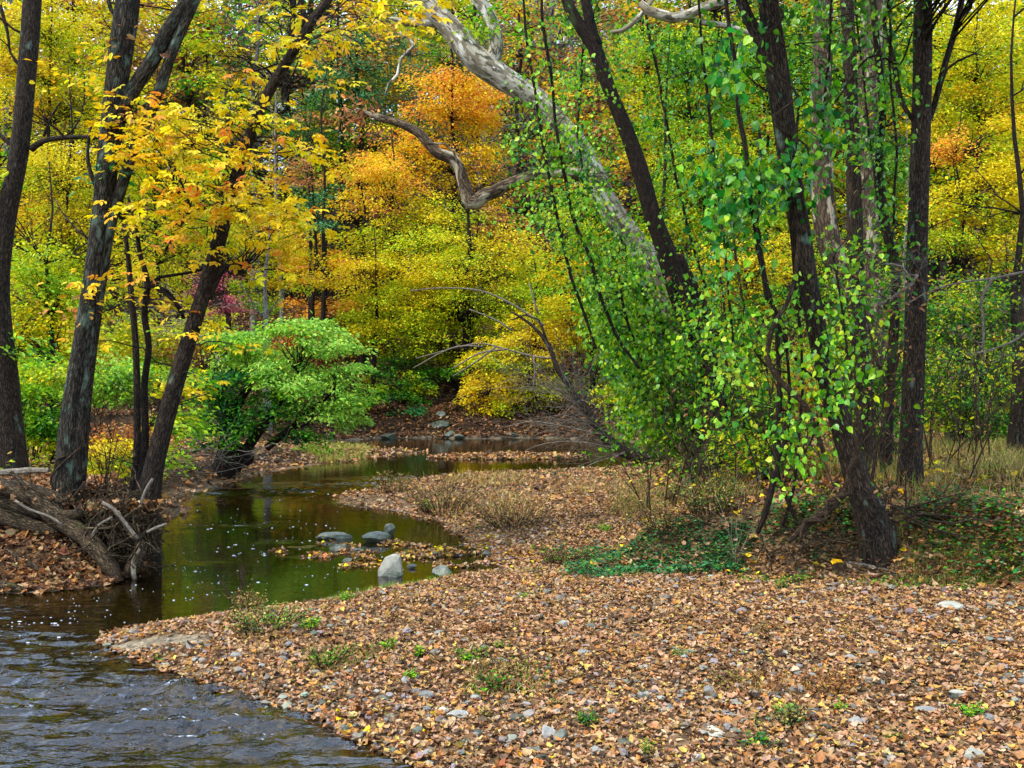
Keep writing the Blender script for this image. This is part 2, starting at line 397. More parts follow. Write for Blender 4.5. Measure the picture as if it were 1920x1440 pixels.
M['paledead'] = bark_mat('pale_twig', (84,74,62), (156,146,128), scale=16, bump=.3)
M['vinewood'] = bark_mat('vine_wood', (40,30,22), (120,98,74), scale=20, bump=.9)
M['twig'] = bark_mat('twig', (40,30,22), (92,74,56), scale=16, bump=.2)
def stone_mat(name, c1, c2, rough=.8, moss=False):
    m, N, L = newmat(name); o = N.new('ShaderNodeOutputMaterial'); p = N.new('ShaderNodeBsdfPrincipled'); p.inputs['Roughness'].default_value = rough
    tc = N.new('ShaderNodeTexCoord'); oi = N.new('ShaderNodeObjectInfo')
    ad = N.new('ShaderNodeVectorMath'); ad.operation = 'ADD'; L.new(tc.outputs['Object'], ad.inputs[0])
    cb = N.new('ShaderNodeCombineXYZ'); mu = N.new('ShaderNodeMath'); mu.operation = 'MULTIPLY'; mu.inputs[1].default_value = 40; L.new(oi.outputs['Random'], mu.inputs[0]); L.new(mu.outputs[0], cb.inputs[0]); L.new(cb.outputs[0], ad.inputs[1])
    n = N.new('ShaderNodeTexNoise'); n.inputs['Scale'].default_value = 14; n.inputs['Detail'].default_value = 8; n.inputs['Roughness'].default_value = .7; L.new(ad.outputs[0], n.inputs['Vector'])
    cr = N.new('ShaderNodeValToRGB'); e = cr.color_ramp.elements; e[0].position = .3; e[0].color = (*lin(c1), 1); e[1].position = .7; e[1].color = (*lin(c2), 1); L.new(n.outputs['Fac'], cr.inputs[0])
    mr = N.new('ShaderNodeMapRange'); mr.inputs[3].default_value = .6; mr.inputs[4].default_value = 1.3; L.new(oi.outputs['Random'], mr.inputs[0])
    mm = N.new('ShaderNodeMixRGB'); mm.blend_type = 'MULTIPLY'; mm.inputs[0].default_value = 1; L.new(cr.outputs[0], mm.inputs[1]); L.new(mr.outputs[0], mm.inputs[2])
    L.new(mm.outputs[0], p.inputs['Base Color'])
    b = N.new('ShaderNodeBump'); b.inputs['Strength'].default_value = .5; b.inputs['Distance'].default_value = .02; L.new(n.outputs['Fac'], b.inputs['Height']); L.new(b.outputs[0], p.inputs['Normal'])
    L.new(p.outputs[0], o.inputs[0]); return m
M['stone'] = stone_mat('stone', (96,96,90), (168,164,152))
M['stonewet'] = stone_mat('wet_stone', (40,44,34), (98,104,84), .4)
M['stonepale'] = stone_mat('pale_stone', (134,134,118), (186,182,160))

def pebble():
    m, N, L = newmat('pebble'); o = N.new('ShaderNodeOutputMaterial'); p = N.new('ShaderNodeBsdfPrincipled'); p.inputs['Roughness'].default_value = .8
    a = N.new('ShaderNodeAttribute'); a.attribute_name = 'Col'; L.new(a.outputs['Color'], p.inputs['Base Color']); L.new(p.outputs[0], o.inputs[0]); return m
M['pebble'] = pebble()
# ------------------------------------------------------------------ ground
def make_ground():
    ys = np.concatenate([[-70, -45, -28, -16, -9, -5, -2, 0, 1, 2, 3], np.geomspace(3.5, 60, 330), np.geomspace(62, 260, 26)])
    t = np.linspace(-1, 1, 271); t = np.sign(t) * np.abs(t) ** 1.15
    X = t[None] * (7 + .85 * np.abs(ys))[:, None]; Y = np.repeat(ys[:, None], len(t), 1)
    for k in (0, -1): X[:, k] *= 3.5
    Z = gz(X, Y)
    d, veg, left, far = zones(X, Y)
    n = fbm(X * 1.3, Y * 1.3, 4, 40)[..., None]
    c = np.ones(X.shape + (1,)) * lin((118, 94, 68))
    c = c * (1 + .25 * n)
    vv = ss(0, 1.0, veg)[..., None]; c = c * (1 - vv) + vv * lin((84, 72, 40)) * (1 + .4 * n)
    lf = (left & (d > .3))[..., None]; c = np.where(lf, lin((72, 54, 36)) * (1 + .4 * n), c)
    ff = far[..., None]; c = np.where(ff, lin((58, 44, 30)) * (1 + .45 * n), c)  # far ground darkened, the shade under the overhang put into its colour
    wet = ss(.25, 0, d)[..., None]; c = c * (1 - wet) + wet * lin((112, 100, 84))
    for (px, py, rx, ry) in SAND:
        g = G(px, py); q = ss(1.4, .8, np.hypot((X - g[0]) / rx, (Y - g[1]) / ry) + .35 * n[..., 0])[..., None]
        c = c * (1 - q) + q * lin((136, 122, 98))
    uw = ss(0, -.25, d)[..., None]; c = c * (1 - uw) + uw * lin((92, 82, 30)) * (1 + .5 * n)
    g = Geo(); R, S = X.shape
    i = np.arange(R - 1)[:, None] * S; j = np.arange(S - 1)[None]
    Q = np.stack([i + j, i + j + 1, i + S + j + 1, i + S + j], -1).reshape(-1, 4)
    V = np.stack([X, Y, Z], -1).reshape(-1, 3)
    g.add(V, None, Q, np.clip(c, .004, .9).reshape(-1, 3), V)
    m, N, L = newmat('ground'); o = N.new('ShaderNodeOutputMaterial'); p = N.new('ShaderNodeBsdfPrincipled'); p.inputs['Roughness'].default_value = .95; p.inputs['Specular IOR Level'].default_value = .1
    a = N.new('ShaderNodeAttribute'); a.attribute_name = 'Col'; tc = N.new('ShaderNodeTexCoord')
    v = N.new('ShaderNodeTexVoronoi'); v.inputs['Scale'].default_value = 22; L.new(tc.outputs['Object'], v.inputs['Vector'])
    nn = N.new('ShaderNodeTexNoise'); nn.inputs['Scale'].default_value = 30; nn.inputs['Detail'].default_value = 6; L.new(tc.outputs['Object'], nn.inputs['Vector'])
    sx = N.new('ShaderNodeSeparateColor'); L.new(v.outputs['Color'], sx.inputs[0])
    mr = N.new('ShaderNodeMapRange'); mr.inputs[3].default_value = .35; mr.inputs[4].default_value = 1.25; L.new(sx.outputs[0], mr.inputs[0])
    mu = N.new('ShaderNodeMixRGB'); mu.blend_type = 'MULTIPLY'; mu.inputs[0].default_value = .8; L.new(a.outputs['Color'], mu.inputs[1]); L.new(mr.outputs[0], mu.inputs[2])
    mr2 = N.new('ShaderNodeMapRange'); mr2.inputs[1].default_value = .3; mr2.inputs[2].default_value = .7; mr2.inputs[3].default_value = .6; mr2.inputs[4].default_value = 1.3; L.new(nn.outputs['Fac'], mr2.inputs[0])
    m2 = N.new('ShaderNodeMixRGB'); m2.blend_type = 'MULTIPLY'; m2.inputs[0].default_value = 1; L.new(mu.outputs[0], m2.inputs[1]); L.new(mr2.outputs[0], m2.inputs[2])
    L.new(m2.outputs[0], p.inputs['Base Color'])
    b = N.new('ShaderNodeBump'); b.inputs['Distance'].default_value = .03; b.inputs['Strength'].default_value = .8; L.new(nn.outputs['Fac'], b.inputs['Height']); L.new(b.outputs[0], p.inputs['Normal'])
    L.new(p.outputs[0], o.inputs[0])
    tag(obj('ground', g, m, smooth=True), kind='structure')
SAND = [(285, 1209, .42, .12), (345, 1205, .2, .07), (1110, 878, 1.2, .25)]
make_ground()

# ------------------------------------------------------------------ water
RIF = [(-3.0, 6.3, 2.3, 1.35, 1.0), (-4.6, 7.5, 1.5, .9, .8), (-1.2, 5.2, 1.3, .5, .8), (-2.55, 6.9, .9, .6, .5), (-4.9, 9.0, 1.0, .5, .45),
       (-4.4, 17.6, 1.5, .6, 1.1), (-3.2, 18.7, 1.3, .5, 1.1), (-2.0, 19.7, 1.3, .45, 1.0), (-2.7, 16.5, .9, .35, .6), (-3.8, 13.9, .8, .25, .45), (-3.5, 11.3, .35, .15, .5),
       (-2.9, 12.6, .4, .12, .4), (2.4, 26.5, 1.3, 1.6, .35), (-2.3, 11.6, .35, .1, .5), (1.2, 24.0, 1.3, .25, .35)]
def make_water():
    xs = np.concatenate([[-45, -30, -20, -14], np.arange(-10, -6, .2), np.arange(-6, .9, .03), np.arange(.9, 10, .2), [12, 16, 24, 40]])
    ys = np.concatenate([[-20, -6, 0, 3], np.arange(4, 9.6, .026), np.arange(9.6, 20, .06), np.arange(20, 33, .2), [36]])
    X, Y = np.meshgrid(xs, ys)
    A = np.zeros(X.shape)
    for (cx, cy, rx, ry, a) in RIF:
        A = np.maximum(A, a * np.exp(-(((X - cx) / rx) ** 2 + ((Y - cy) / ry) ** 2) ** 1.5))
    A = A * (.55 + .6 * fbm(X * 1.1, Y * 2.2, 3, 60)) ** 1.0
    A = np.clip(A, 0, 1.2)
    wx = X + .15 * fbm(X * 1.5, Y * 1.5, 2, 61); wy = Y + .10 * fbm(X * 1.5, Y * 2, 2, 62)
    rd = lambda v: 1 - 2 * np.abs(v)
    Z = .020 * rd(vn(wx * 1.9, wy * 4.2, 63)) + .011 * rd(vn(wx * 4.5 + 3, wy * 8.5, 64)) + .0065 * rd(vn(wx * 8, wy * 16, 65)) + .003 * vn(wx * 15, wy * 30, 67)
    Z = A * Z * 2.4 + .0012 * fbm(X * 2.5, Y * 6, 3, 66)
    g = Geo(); R, S = X.shape
    i = np.arange(R - 1)[:, None] * S; j = np.arange(S - 1)[None]
    Q = np.stack([i + j, i + j + 1, i + S + j + 1, i + S + j], -1).reshape(-1, 4)
    V = np.stack([X, Y, Z], -1).reshape(-1, 3); C = np.repeat(np.clip(A, 0, 1).reshape(-1, 1), 3, 1)
    g.add(V, None, Q, C, V)
    m, N, L = newmat('water'); o = N.new('ShaderNodeOutputMaterial')
    tr = N.new('ShaderNodeBsdfTransparent'); tr.inputs[0].default_value = (.60, .52, .20, 1)
    gl = N.new('ShaderNodeBsdfGlossy'); gl.inputs['Roughness'].default_value = .03; gl.inputs['Color'].default_value = (.95, .97, 1, 1)
    fr = N.new('ShaderNodeFresnel'); fr.inputs['IOR'].default_value = 1.58
    tc = N.new('ShaderNodeTexCoord'); mp = N.new('ShaderNodeMapping'); mp.inputs['Scale'].default_value = (6, 16, 1); L.new(tc.outputs['Object'], mp.inputs[0])
    n = N.new('ShaderNodeTexNoise'); n.inputs['Scale'].default_value = 1.0; n.inputs['Detail'].default_value = 3; L.new(mp.outputs[0], n.inputs['Vector'])
    a = N.new('ShaderNodeAttribute'); a.attribute_name = 'Col'
    st = N.new('ShaderNodeMapRange'); st.inputs[3].default_value = .04; st.inputs[4].default_value = .9; L.new(a.outputs['Fac'], st.inputs[0])
    b = N.new('ShaderNodeBump'); b.inputs['Distance'].default_value = .045; L.new(st.outputs[0], b.inputs['Strength']); L.new(n.outputs['Fac'], b.inputs['Height'])
    L.new(b.outputs[0], gl.inputs['Normal']); L.new(b.outputs[0], fr.inputs['Normal'])
    mx = N.new('ShaderNodeMixShader'); L.new(fr.outputs[0], mx.inputs[0]); L.new(tr.outputs[0], mx.inputs[1]); L.new(gl.outputs[0], mx.inputs[2]); L.new(mx.outputs[0], o.inputs[0])
    tag(obj('water', g, m, smooth=True), kind='structure')
make_water()

# foam bubbles drifting on the water
def foam():
    g = Geo(); v, f = ICO[1]
    spots = [(560, 1010, 90, 25, 60), (470, 1035, 90, 20, 60), (400, 1090, 110, 22, 70), (120, 1150, 130, 30, 130), (60, 1175, 70, 25, 60), (640, 1060, 90, 30, 60), (440, 985, 80, 10, 50), (620, 1100, 60, 12, 16), (330, 1120, 60, 20, 30),
             (560, 925, 90, 14, 60), (900, 855, 120, 12, 25), (700, 1040, 60, 10, 25), (160, 1225, 70, 30, 30), (350, 1068, 40, 8, 30), (520, 960, 120, 30, 50)]
    for (px, py, rx, ry, n) in spots:
        for _ in range(int(n * .4)):
            x, y = w0(px + rng.normal() * rx * .6, py + rng.normal() * ry * .6)
            if gz1(x, y) > -.02: continue
            s = rng.uniform(.0025, .0055) * (1 + (rng.random() < .15) * 1.2) * (1 + max(0, y - 11) * .04)
            g.add(v * np.array([s * rng.uniform(1, 2.2), s, s * .35]) + np.array([x, y, .004]), f, None, lin((225, 230, 235)))
    m, N, L = newmat('foam'); o = N.new('ShaderNodeOutputMaterial'); p = N.new('ShaderNodeBsdfPrincipled'); p.inputs['Base Color'].default_value = (.75, .78, .82, 1); p.inputs['Roughness'].default_value = .3; L.new(p.outputs[0], o.inputs[0])
    tag(obj('foam', g, m, smooth=True), 'small white foam bubbles drifting on the dark calm water', 'foam', kind='stuff')
foam()

# ------------------------------------------------------------------ fallen leaves
def up_random(n, t):
    v = np.column_stack([rng.normal(size=n) * t, rng.normal(size=n) * t, np.ones(n)]); return nrm(v)
def horiz(n):
    a = rng.uniform(0, 2 * math.pi, n); return np.column_stack([np.cos(a), np.sin(a), rng.normal(size=n) * .15])
def scatter_wedge(y0, y1, n, half=.56):
    y = np.sqrt(rng.uniform(y0 * y0, y1 * y1, n)); x = rng.uniform(-half, half, n) * y; return x, y
def sandmask(x, y):
    k = np.zeros(len(x))
    for (px, py, rx, ry) in SAND:
        g = G(px, py); k = np.maximum(k, ss(1.3, .8, np.hypot((x - g[0]) / rx, (y - g[1]) / ry) + .3 * fbm(x * 3, y * 3, 2, 3)))
    return k
def litter(g, x, y, size, names, lift=.022, tilt=.30):
    z = gz(x, y); n = len(x); idx = rng.integers(0, len(LITTER), n)
    big = rng.random(n)
    for k in range(len(LITTER)):
        q = idx == k; m = q.sum()
        if k >= 12: q = q & (big < .5); m = q.sum()
        if not m: continue
        s = size[q] * (1.0 if k < 12 else .85) * np.where(rng.random(m) < .08, 1.6, 1)
        pos = np.column_stack([x[q], y[q], z[q] + rng.uniform(.002, lift, m)])
        leaves(g, pos, horiz(m), up_random(m, tilt), s, LITTER[k], pal(names, m, .13))
def bar_litter():
    g = Geo()
    for (y0, y1, n, s0, s1) in [(4.6, 7.5, 52000, .023, .054), (7.5, 10.5, 72000, .025, .054), (10.5, 15, 66000, .031, .066), (15, 24, 50000, .05, .095)]:
        n = int(n * 1.25); x, y = scatter_wedge(y0, y1, n, .72)
        d, veg, left, far = zones(x, y)
        patch = fbm(x * .9, y * .9, 3, 71)
        keep = (~left) & (~far) & (d > -.03) & (rng.random(n) > .97 * sandmask(x, y)) & (rng.random(n) < .92 + .3 * patch) & (veg < 2.5)
        keep &= rng.random(n) < np.where(veg > .3, .35, 1)
        x, y = x[keep], y[keep]
        litter(g, x, y, rng.uniform(s0, s1, len(x)), 'litter')
    tag(obj('fallen_leaves', g, M['dry']), 'brown and tan dry leaves covering the gravel bar', 'leaf litter', kind='stuff')
    g = Geo()                                                 # left bank, far bank, woods floor
    x = rng.uniform(-7.5, -3.4, 26000); y = rng.uniform(9.3, 14.5, 26000); d, veg, left, far = zones(x, y)
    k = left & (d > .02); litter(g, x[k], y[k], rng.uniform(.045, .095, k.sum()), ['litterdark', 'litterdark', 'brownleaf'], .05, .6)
    x, y = scatter_wedge(14, 30, 26000, .6); d, veg, left, far = zones(x, y); k = left & (d > 0)
    litter(g, x[k], y[k], rng.uniform(.07, .14, k.sum()), 'litter', .04, .5)
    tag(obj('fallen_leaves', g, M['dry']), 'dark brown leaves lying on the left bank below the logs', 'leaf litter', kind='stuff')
    g = Geo()
    x, y = scatter_wedge(29.5, 46, 90000, .56); d, veg, left, far = zones(x, y); k = far & (d > -.03)
    litter(g, x[k], y[k], rng.uniform(.08, .17, k.sum()), ['litterdark', 'bankshade', 'bankshade'], .05, .5)  # leaf colours carry the painted shade of the far bank
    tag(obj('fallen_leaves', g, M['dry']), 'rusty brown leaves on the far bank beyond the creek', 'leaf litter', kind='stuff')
    g = Geo()
    x = rng.uniform(0, 19, 60000); y = rng.uniform(7, 26, 60000); d, veg, left, far = zones(x, y); k = veg > -.1
    litter(g, x[k], y[k], rng.uniform(.05, .11, k.sum()), ['litterdark', 'litterdark', 'litterdark', 'litter', 'gold'], .06, .6)
    tag(obj('fallen_leaves', g, M['dry']), 'mixed brown leaves among the undergrowth on the right bank', 'leaf litter', kind='stuff')
    g = Geo()                                                 # leaf crust on the island, wet leaves at the water's edge and round the stones
    x = rng.uniform(-2.3, 2.3, 6000) + ISL[0]; y = rng.uniform(-1.3, 1.3, 6000) + ISL[1]; k = (gz(x, y) > -.012) & (((x - ISL[0]) / 2.0) ** 2 + ((y - ISL[1]) / .85) ** 2 < 1)
    litter(g, x[k], y[k], rng.uniform(.07, .13, k.sum()), 'litter', .03, .4)
    tag(obj('fallen_leaves', g, M['dry']), 'pale dry leaves lying on the small gravel island', 'leaf litter', kind='stuff')
    g = Geo()
    for (x0, x1, y0, y1, n) in [(-3.0, -.2, 11.4, 12.7, 2600), (-3.2, .3, 10.6, 11.5, 2000), (-1.0, .4, 10.5, 12.2, 900), (-1.7, .6, 4.9, 6.3, 2500)]:
        x = rng.uniform(x0, x1, n); y = rng.uniform(y0, y1, n); z = gz(x, y); k = (z > -.012) & (fbm(x * 4, y * 4, 2, 33) > -.25) & (z < .08)
        xx, yy = x[k], y[k]; m = len(xx)
        for t in range(0, 12):
            q = rng.integers(0, 12, m) == t; mm = q.sum()
            if mm: leaves(g, np.column_stack([xx[q], yy[q], np.maximum(gz(xx[q], yy[q]), 0) + rng.uniform(.003, .02, mm)]), horiz(mm), up_random(mm, .3), rng.uniform(.04, .075, mm), LITTER[t], pal(['litter', 'litterdark', 'litter', 'rust', 'gold'], mm, .15))
    tag(obj('floating_leaves', g, M['dry']), 'wet orange and brown leaves caught round the stones in the creek', 'floating leaves', kind='stuff')
bar_litter()

# ------------------------------------------------------------------ stones
def rock(name, label, px, py, w, h, d=None, mat='stone', sink=.25, sub=2, seed=0, group=None, cat='stone', onwater=False, tilt=0.0, Y=None, jag=.12):
    """px,py foot of the stone; w,h its size in photo pixels"""
    if onwater: x, y = w0(px, py); z = 0.0
    else: x, y, z = G(px, py)
    s = (.92 if onwater else 1.08) * y / F; sx = w * s / 2; sz = h * s / (2 - 2 * sink); sy = (d * s / 2) if d else sx * .75
    v, f = rock_verts(sx, sy, sz, sub, seed, jag=jag, rot=.3)
    if tilt: c_, s_ = math.cos(tilt), math.sin(tilt); v = np.column_stack([v[:, 0] * c_ - v[:, 2] * s_, v[:, 1], v[:, 0] * s_ + v[:, 2] * c_])
    g = Geo(); g.add(v + np.array([0, 0, sz * (1 - 2 * sink)]), f, None, None)
    me = g.mesh(name, M[mat], False); o = bpy.data.objects.new(name, me); COL.objects.link(o); o.location = (x, y + sy * .7, z - .0)
    return tag(o, label, cat, group)
CS = 'stones standing in the creek'
# upright pale wedge, modelled: leaning slab with a darker wet foot
def wedge():
    x, y = w0(731, 1080); s = .9 * y / F
    prof = [(-24, -6), (-24, 12), (-20, 22), (-10, 38), (0, 44), (10, 45), (18, 40), (22, 20), (24, 4), (24, -6)]
    th = .14; g = Geo(); n = len(prof)
    rows = []
    for k, q in enumerate((0, .25, .75, 1.0)):
        sh = (1.0, 1.04, .94, .80)[k]; hh = (.93, 1.0, .96, .82)[k]
        rows.append([(a * s * sh + .012 * vn(np.array(i * 1.7), np.array(k * 2.3), 4) + q * .02, q * th, b * s * hh) for i, (a, b) in enumerate(prof)])
    V = np.array(rows, float).reshape(-1, 3); Q = []; T = []
    for k in range(3):
        for i in range(n): a = k * n + i; b = k * n + (i + 1) % n; Q.append((a, b, b + n, a + n))
    V = np.vstack([V, V[:n].mean(0) + [0, -.03, 0], V[-n:].mean(0) + [0, .02, 0]]); c0, c1 = len(V) - 2, len(V) - 1
    for i in range(n): T.append((c0, (i + 1) % n, i)); T.append((c1, 3 * n + i, 3 * n + (i + 1) % n))
    g.add(V, T, Q)
    root = thing('stone', 'pale upright wedge-shaped stone standing alone in the green water', 'stone', (x, y, 0), CS)
    lobj('dry_top', g, M['stonepale'], root)
    g2 = Geo(); v, f = rock_verts(.155, .12, .05, 3, 5, planes=4, jag=.08); g2.add(v + np.array([0.005, .07, .012]), f)
    lobj('wet_foot', g2, M['stonewet'], root)
wedge()

for (lab, px, py, w, h, d, mat, seed, tl) in [
    ('long low dark slab, leftmost stone of the group in the creek', 628, 1011, 78, 16, 30, 'stonewet', 3, 0),
    ('peaked dark grey stone in the middle of the creek group', 702, 1017, 66, 20, 40, 'stonewet', 8, .12),
    ('small pointed dark stone behind the peaked one in the creek', 730, 1004, 28, 24, 22, 'stonewet', 12, -.2),
    ('flat wet stone with leaves on it below the long slab', 635, 1032, 52, 13, 26, 'stonewet', 15, .1),
    ('rounded wet grey stone with fallen leaves on top, right of the upright wedge', 829, 1081, 42, 22, 32, 'stonewet', 22, 0),
    ('little dark stone between the upright wedge and the rounded wet stone', 771, 1066, 22, 13, 16, 'stonewet', 24, 0),
    ('low dark stone ringed by yellow leaves in the shallow creek', 815, 1043, 28, 10, 18, 'stonewet', 27, 0),
    ('wet black stone lying where the gravel bar meets the creek', 913, 1046, 28, 17, 20, 'stonewet', 31, 0),
    ('thin wet stone breaking the surface left of the upright wedge', 650, 1054, 26, 8, 14, 'stonewet', 33, 0),
    ('flat pale stone awash at the end of the shallow inlet', 930, 1072, 28, 7, 18, 'stone', 35, 0),
    ('small dark stone awash in front of the long slab', 668, 1036, 30, 9, 16, 'stonewet', 37, 0)]:
    rock('stone', lab, px, py, w, h, d, mat, .3, 3, seed, CS, 'stone', True, tl)
for (lab, px, py, w, h, mat, seed) in [
    ('flat grey boulder at the left end of the far bank', 730, 823, 38, 10, 'stonewet', 41),
    ('dark boulder stack halfway up the far bank', 822, 805, 44, 16, 'stonewet', 42),
    ('blocky dark stone on the upper far bank', 826, 786, 20, 12, 'stonewet', 43),
    ('rounded boulder at the far water line, left one of two side by side', 842, 822, 24, 11, 'stonewet', 44),
    ('low dark boulder just right of the rounded one on the far bank', 860, 823, 18, 9, 'stonewet', 45),
    ('flat stone at the far water line under the yellow beech', 960, 821, 22, 6, 'stonewet', 46)]:
    rock('boulder', lab, px, py, w, h, None, mat, .2, 2, seed, 'boulders on the far bank', 'boulder')
GS = 'stones lying in the leaves of the gravel bar'
for (lab, px, py, w, h, mat, seed) in [
    ('large flat pale slab lying at the foot of the right bank', 1786, 1147, 62, 13, 'stonepale', 51),
    ('angular greenish stone beside a dark one near the bottom edge', 1026, 1388, 40, 24, 'stone', 52),
    ('dark angular stone leaning against the greenish one near the bottom edge', 1052, 1392, 30, 20, 'stonewet', 53),
    ('pale flat stone low in the centre of the bar', 858, 1352, 40, 15, 'stone', 54),
    ('pale diamond-shaped stone above the flat one in the bar centre', 833, 1341, 26, 12, 'stonepale', 55),
    ('dark flat stone showing above the pale diamond-shaped one', 796, 1312, 38, 14, 'stone', 56),
    ('mossy square stone amid brown leaves below the dark weed clump', 892, 1318, 24, 14, 'stone', 57),
    ('grey upright stone in the middle right of the bar', 1330, 1306, 28, 20, 'stone', 58),
    ('greenish round stone low in the right of the bar', 1606, 1362, 30, 16, 'stone', 59),
    ('brown mossy stone beside the greenish round one', 1552, 1374, 28, 14, 'stonewet', 60),
    ('rounded yellowish stone at the bottom right edge', 1830, 1428, 38, 18, 'stonepale', 61),
    ('long dark grey stone in the right of the bar', 1740, 1343, 42, 13, 'stone', 62),
    ('pale bluish flat stone in the right of the bar', 1800, 1310, 34, 13, 'stonepale', 63),
    ('flat pale stone half buried beside the bottom sand patch', 1340, 1382, 52, 14, 'stonepale', 64),
    ('long grey stone with a white pebble in front, centre of the bar', 1056, 1177, 34, 10, 'stone', 65),
    ('dark stone at the lower bank edge right of the bottom water', 785, 1380, 26, 14, 'stonewet', 66),
    ('flat grey slab lying at the far right of the bar', 1862, 1354, 40, 9, 'stone', 67),
    ('small dark stone on the wet margin by the bottom riffle', 645, 1375, 26, 13, 'stonewet', 68),
    ('pale triangular stone in the leaves right of centre', 1110, 1324, 30, 9, 'stone', 69),
    ('squat grey stone at the bottom edge below the sand', 1310, 1432, 30, 14, 'stone', 70)]:
    rock('stone', lab, px, py, w, h, None, mat, .2, 2, seed, GS)
# smaller stones one cannot tell apart
protos = []
for k in range(10):
    v, f = rock_verts(1, .75, .42, 2, 100 + k); g = Geo(); g.add(v, f); protos.append(g.mesh('stone', M[('stone', 'stonewet', 'stone', 'stone', 'stonewet')[k % 5]], False))
n = 0; r = np.random.default_rng(3)
while n < 120:
    px, py = r.uniform(250, 1920), r.uniform(1100, 1440) if r.random() < .8 else r.uniform(1180, 1440)
    p = G(px, py); d, veg, left, far = zones(p[0:1], p[1:2])
    if d[0] < .02 or veg[0] > -.1 or left[0]: continue
    o = bpy.data.objects.new('stone', protos[n % 10]); COL.objects.link(o); s = r.uniform(.02, .055) * (1.25 if r.random() < .15 else 1)
    o.scale = (s, s, s * r.uniform(.7, 1.2)); o.location = (p[0], p[1], p[2] + s * .18); o.rotation_euler = (r.normal() * .15, r.normal() * .15, r.uniform(0, 6.3))
    tag(o, 'small grey stone half buried among the dry leaves of the gravel bar', 'stone', 'small stones scattered on the gravel bar'); n += 1
def gravel():
    g = Geo(); v0, f0 = ICO[1]
    V = []; 
    x, y = scatter_wedge(4.6, 13, 6500); d, veg, left, far = zones(x, y); k = (~left) & (d > -.25) & (veg < -.1) & (rng.random(6500) < .55 + .6 * fbm(x * .8, y * .8, 2, 91) + .9 * ss(.6, 0, d))
    x, y, d = x[k], y[k], d[k]; z = gz(x, y); n = len(x)
    s = rng.uniform(.008, .03, n) * (1 + .5 * (rng.random(n) < .1)); sh = np.column_stack([s, s * rng.uniform(.5, 1, n), s * rng.uniform(.25, .6, n)])
    a = rng.uniform(0, 6.28, n); jit = 1 + .18 * rng.normal(size=(n, len(v0)))
    q = v0[None] * jit[..., None] * sh[:, None]; c, si = np.cos(a)[:, None], np.sin(a)[:, None]
    P_ = np.stack([q[..., 0] * c - q[..., 1] * si + x[:, None], q[..., 0] * si + q[..., 1] * c + y[:, None], q[..., 2] + (z + s * .3 + .012)[:, None]], -1)
    base = lin((128, 122, 110)) * rng.uniform(.4, 1.3, (n, 1)) * (1 + .08 * rng.normal(size=(n, 3)))
    g.add(P_.reshape(-1, 3), (f0[None] + (np.arange(n) * len(v0))[:, None, None]).reshape(-1, 3), None, np.repeat(np.clip(base, .01, .8), len(v0), 0))
    tag(obj('gravel', g, M['pebble']), 'grey pebbles showing between the leaves of the bar', 'gravel', kind='stuff')
gravel()
# ------------------------------------------------------------------ wood and foliage
WK = 1.0
def ppath(pts, Y=None):
    """photo trace [(px,py,width_px,(Y))] -> rows x,y,z,r at its own distance"""
    out = []
    for q in pts:
        yy = q[3] if len(q) > 3 else Y
        v = P(q[0], q[1], yy); out.append([v[0], v[1], v[2], q[2] * yy / F / 2 * WK])
    return out
def rooted(path):
    """carry the foot of a trace (last row) down into the soil"""
    x, y, z, r = path[-1]; g = gz1(x, y)
    if z > g - .02: path = path + [[x, y, g - .25, r * 1.05]]
    else: path[-1][2] = g - .25
    return path
def twigpath(a, b, r0, sag=.15, n=5):
    a = np.asarray(a, float); b = np.asarray(b, float); L = np.linalg.norm(b - a)
    t = np.linspace(0, 1, n); q = a + (b - a) * t[:, None]
    q[:, 2] += sag * L * np.sin(t * math.pi) * rng.uniform(.4, 1.2)
    q[1:-1] += rng.normal(size=(n - 2, 3)) * L * .04
    return np.column_stack([q, r0 * (1 - .8 * t) + .002])
def branchlets(geo, a, d, L, r, depth, spread=.6, up=.1, sides=4, tips=None, nb=3, col=None):
    """bare, forking branch work"""
    d = nrm(np.asarray(d, float)); n = 5; p = [np.asarray(a, float)]; dd = d.copy()
    for k in range(n):
        dd = nrm(dd + rng.normal(size=3) * .16 + np.array([0, 0, up * .3])); p.append(p[-1] + dd * L / n)
    p = np.array(p); rr = r * (1 - .65 * np.linspace(0, 1, n + 1))
    tube(geo, np.column_stack([p, rr]), sides, max(L / 8, .05), col=col)
    if tips is not None: tips.append((p[-1], dd))
    if depth > 0:
        for k in range(nb):
            i = rng.integers(1, n + 1); dn = nrm(dd + rng.normal(size=3) * spread)
            branchlets(geo, p[i], dn, L * rng.uniform(.45, .75), rr[i] * .6, depth - 1, spread, up, sides, tips, nb, col)

def spray(geo, c, o, R, n, size, names, tmpl, droop=.15, tilt=.62, flat=.17, shade=None):
    """one flat, layered spray of leaves"""
    o = np.array([o[0], o[1], 0.]); o = o / (np.linalg.norm(o) + 1e-6); s = np.array([-o[1], o[0], 0])
    u = rng.uniform(-.9, 1, n); v = rng.normal(size=n) * .42 * (1.15 - .5 * np.abs(u))
    p = c + R * (u[:, None] * o + v[:, None] * s); p[:, 2] += rng.normal(size=n) * flat * R - droop * R * (u + .2) ** 2
    d = o * .8 + np.sign(v)[:, None] * s * .6 + rng.normal(size=(n, 3)) * .35; d[:, 2] -= .25
    leaves(geo, p, d, up_random(n, tilt), size * rng.uniform(.7, 1.25, n), tmpl, pal(names, n) * (1 if shade is None else shade))

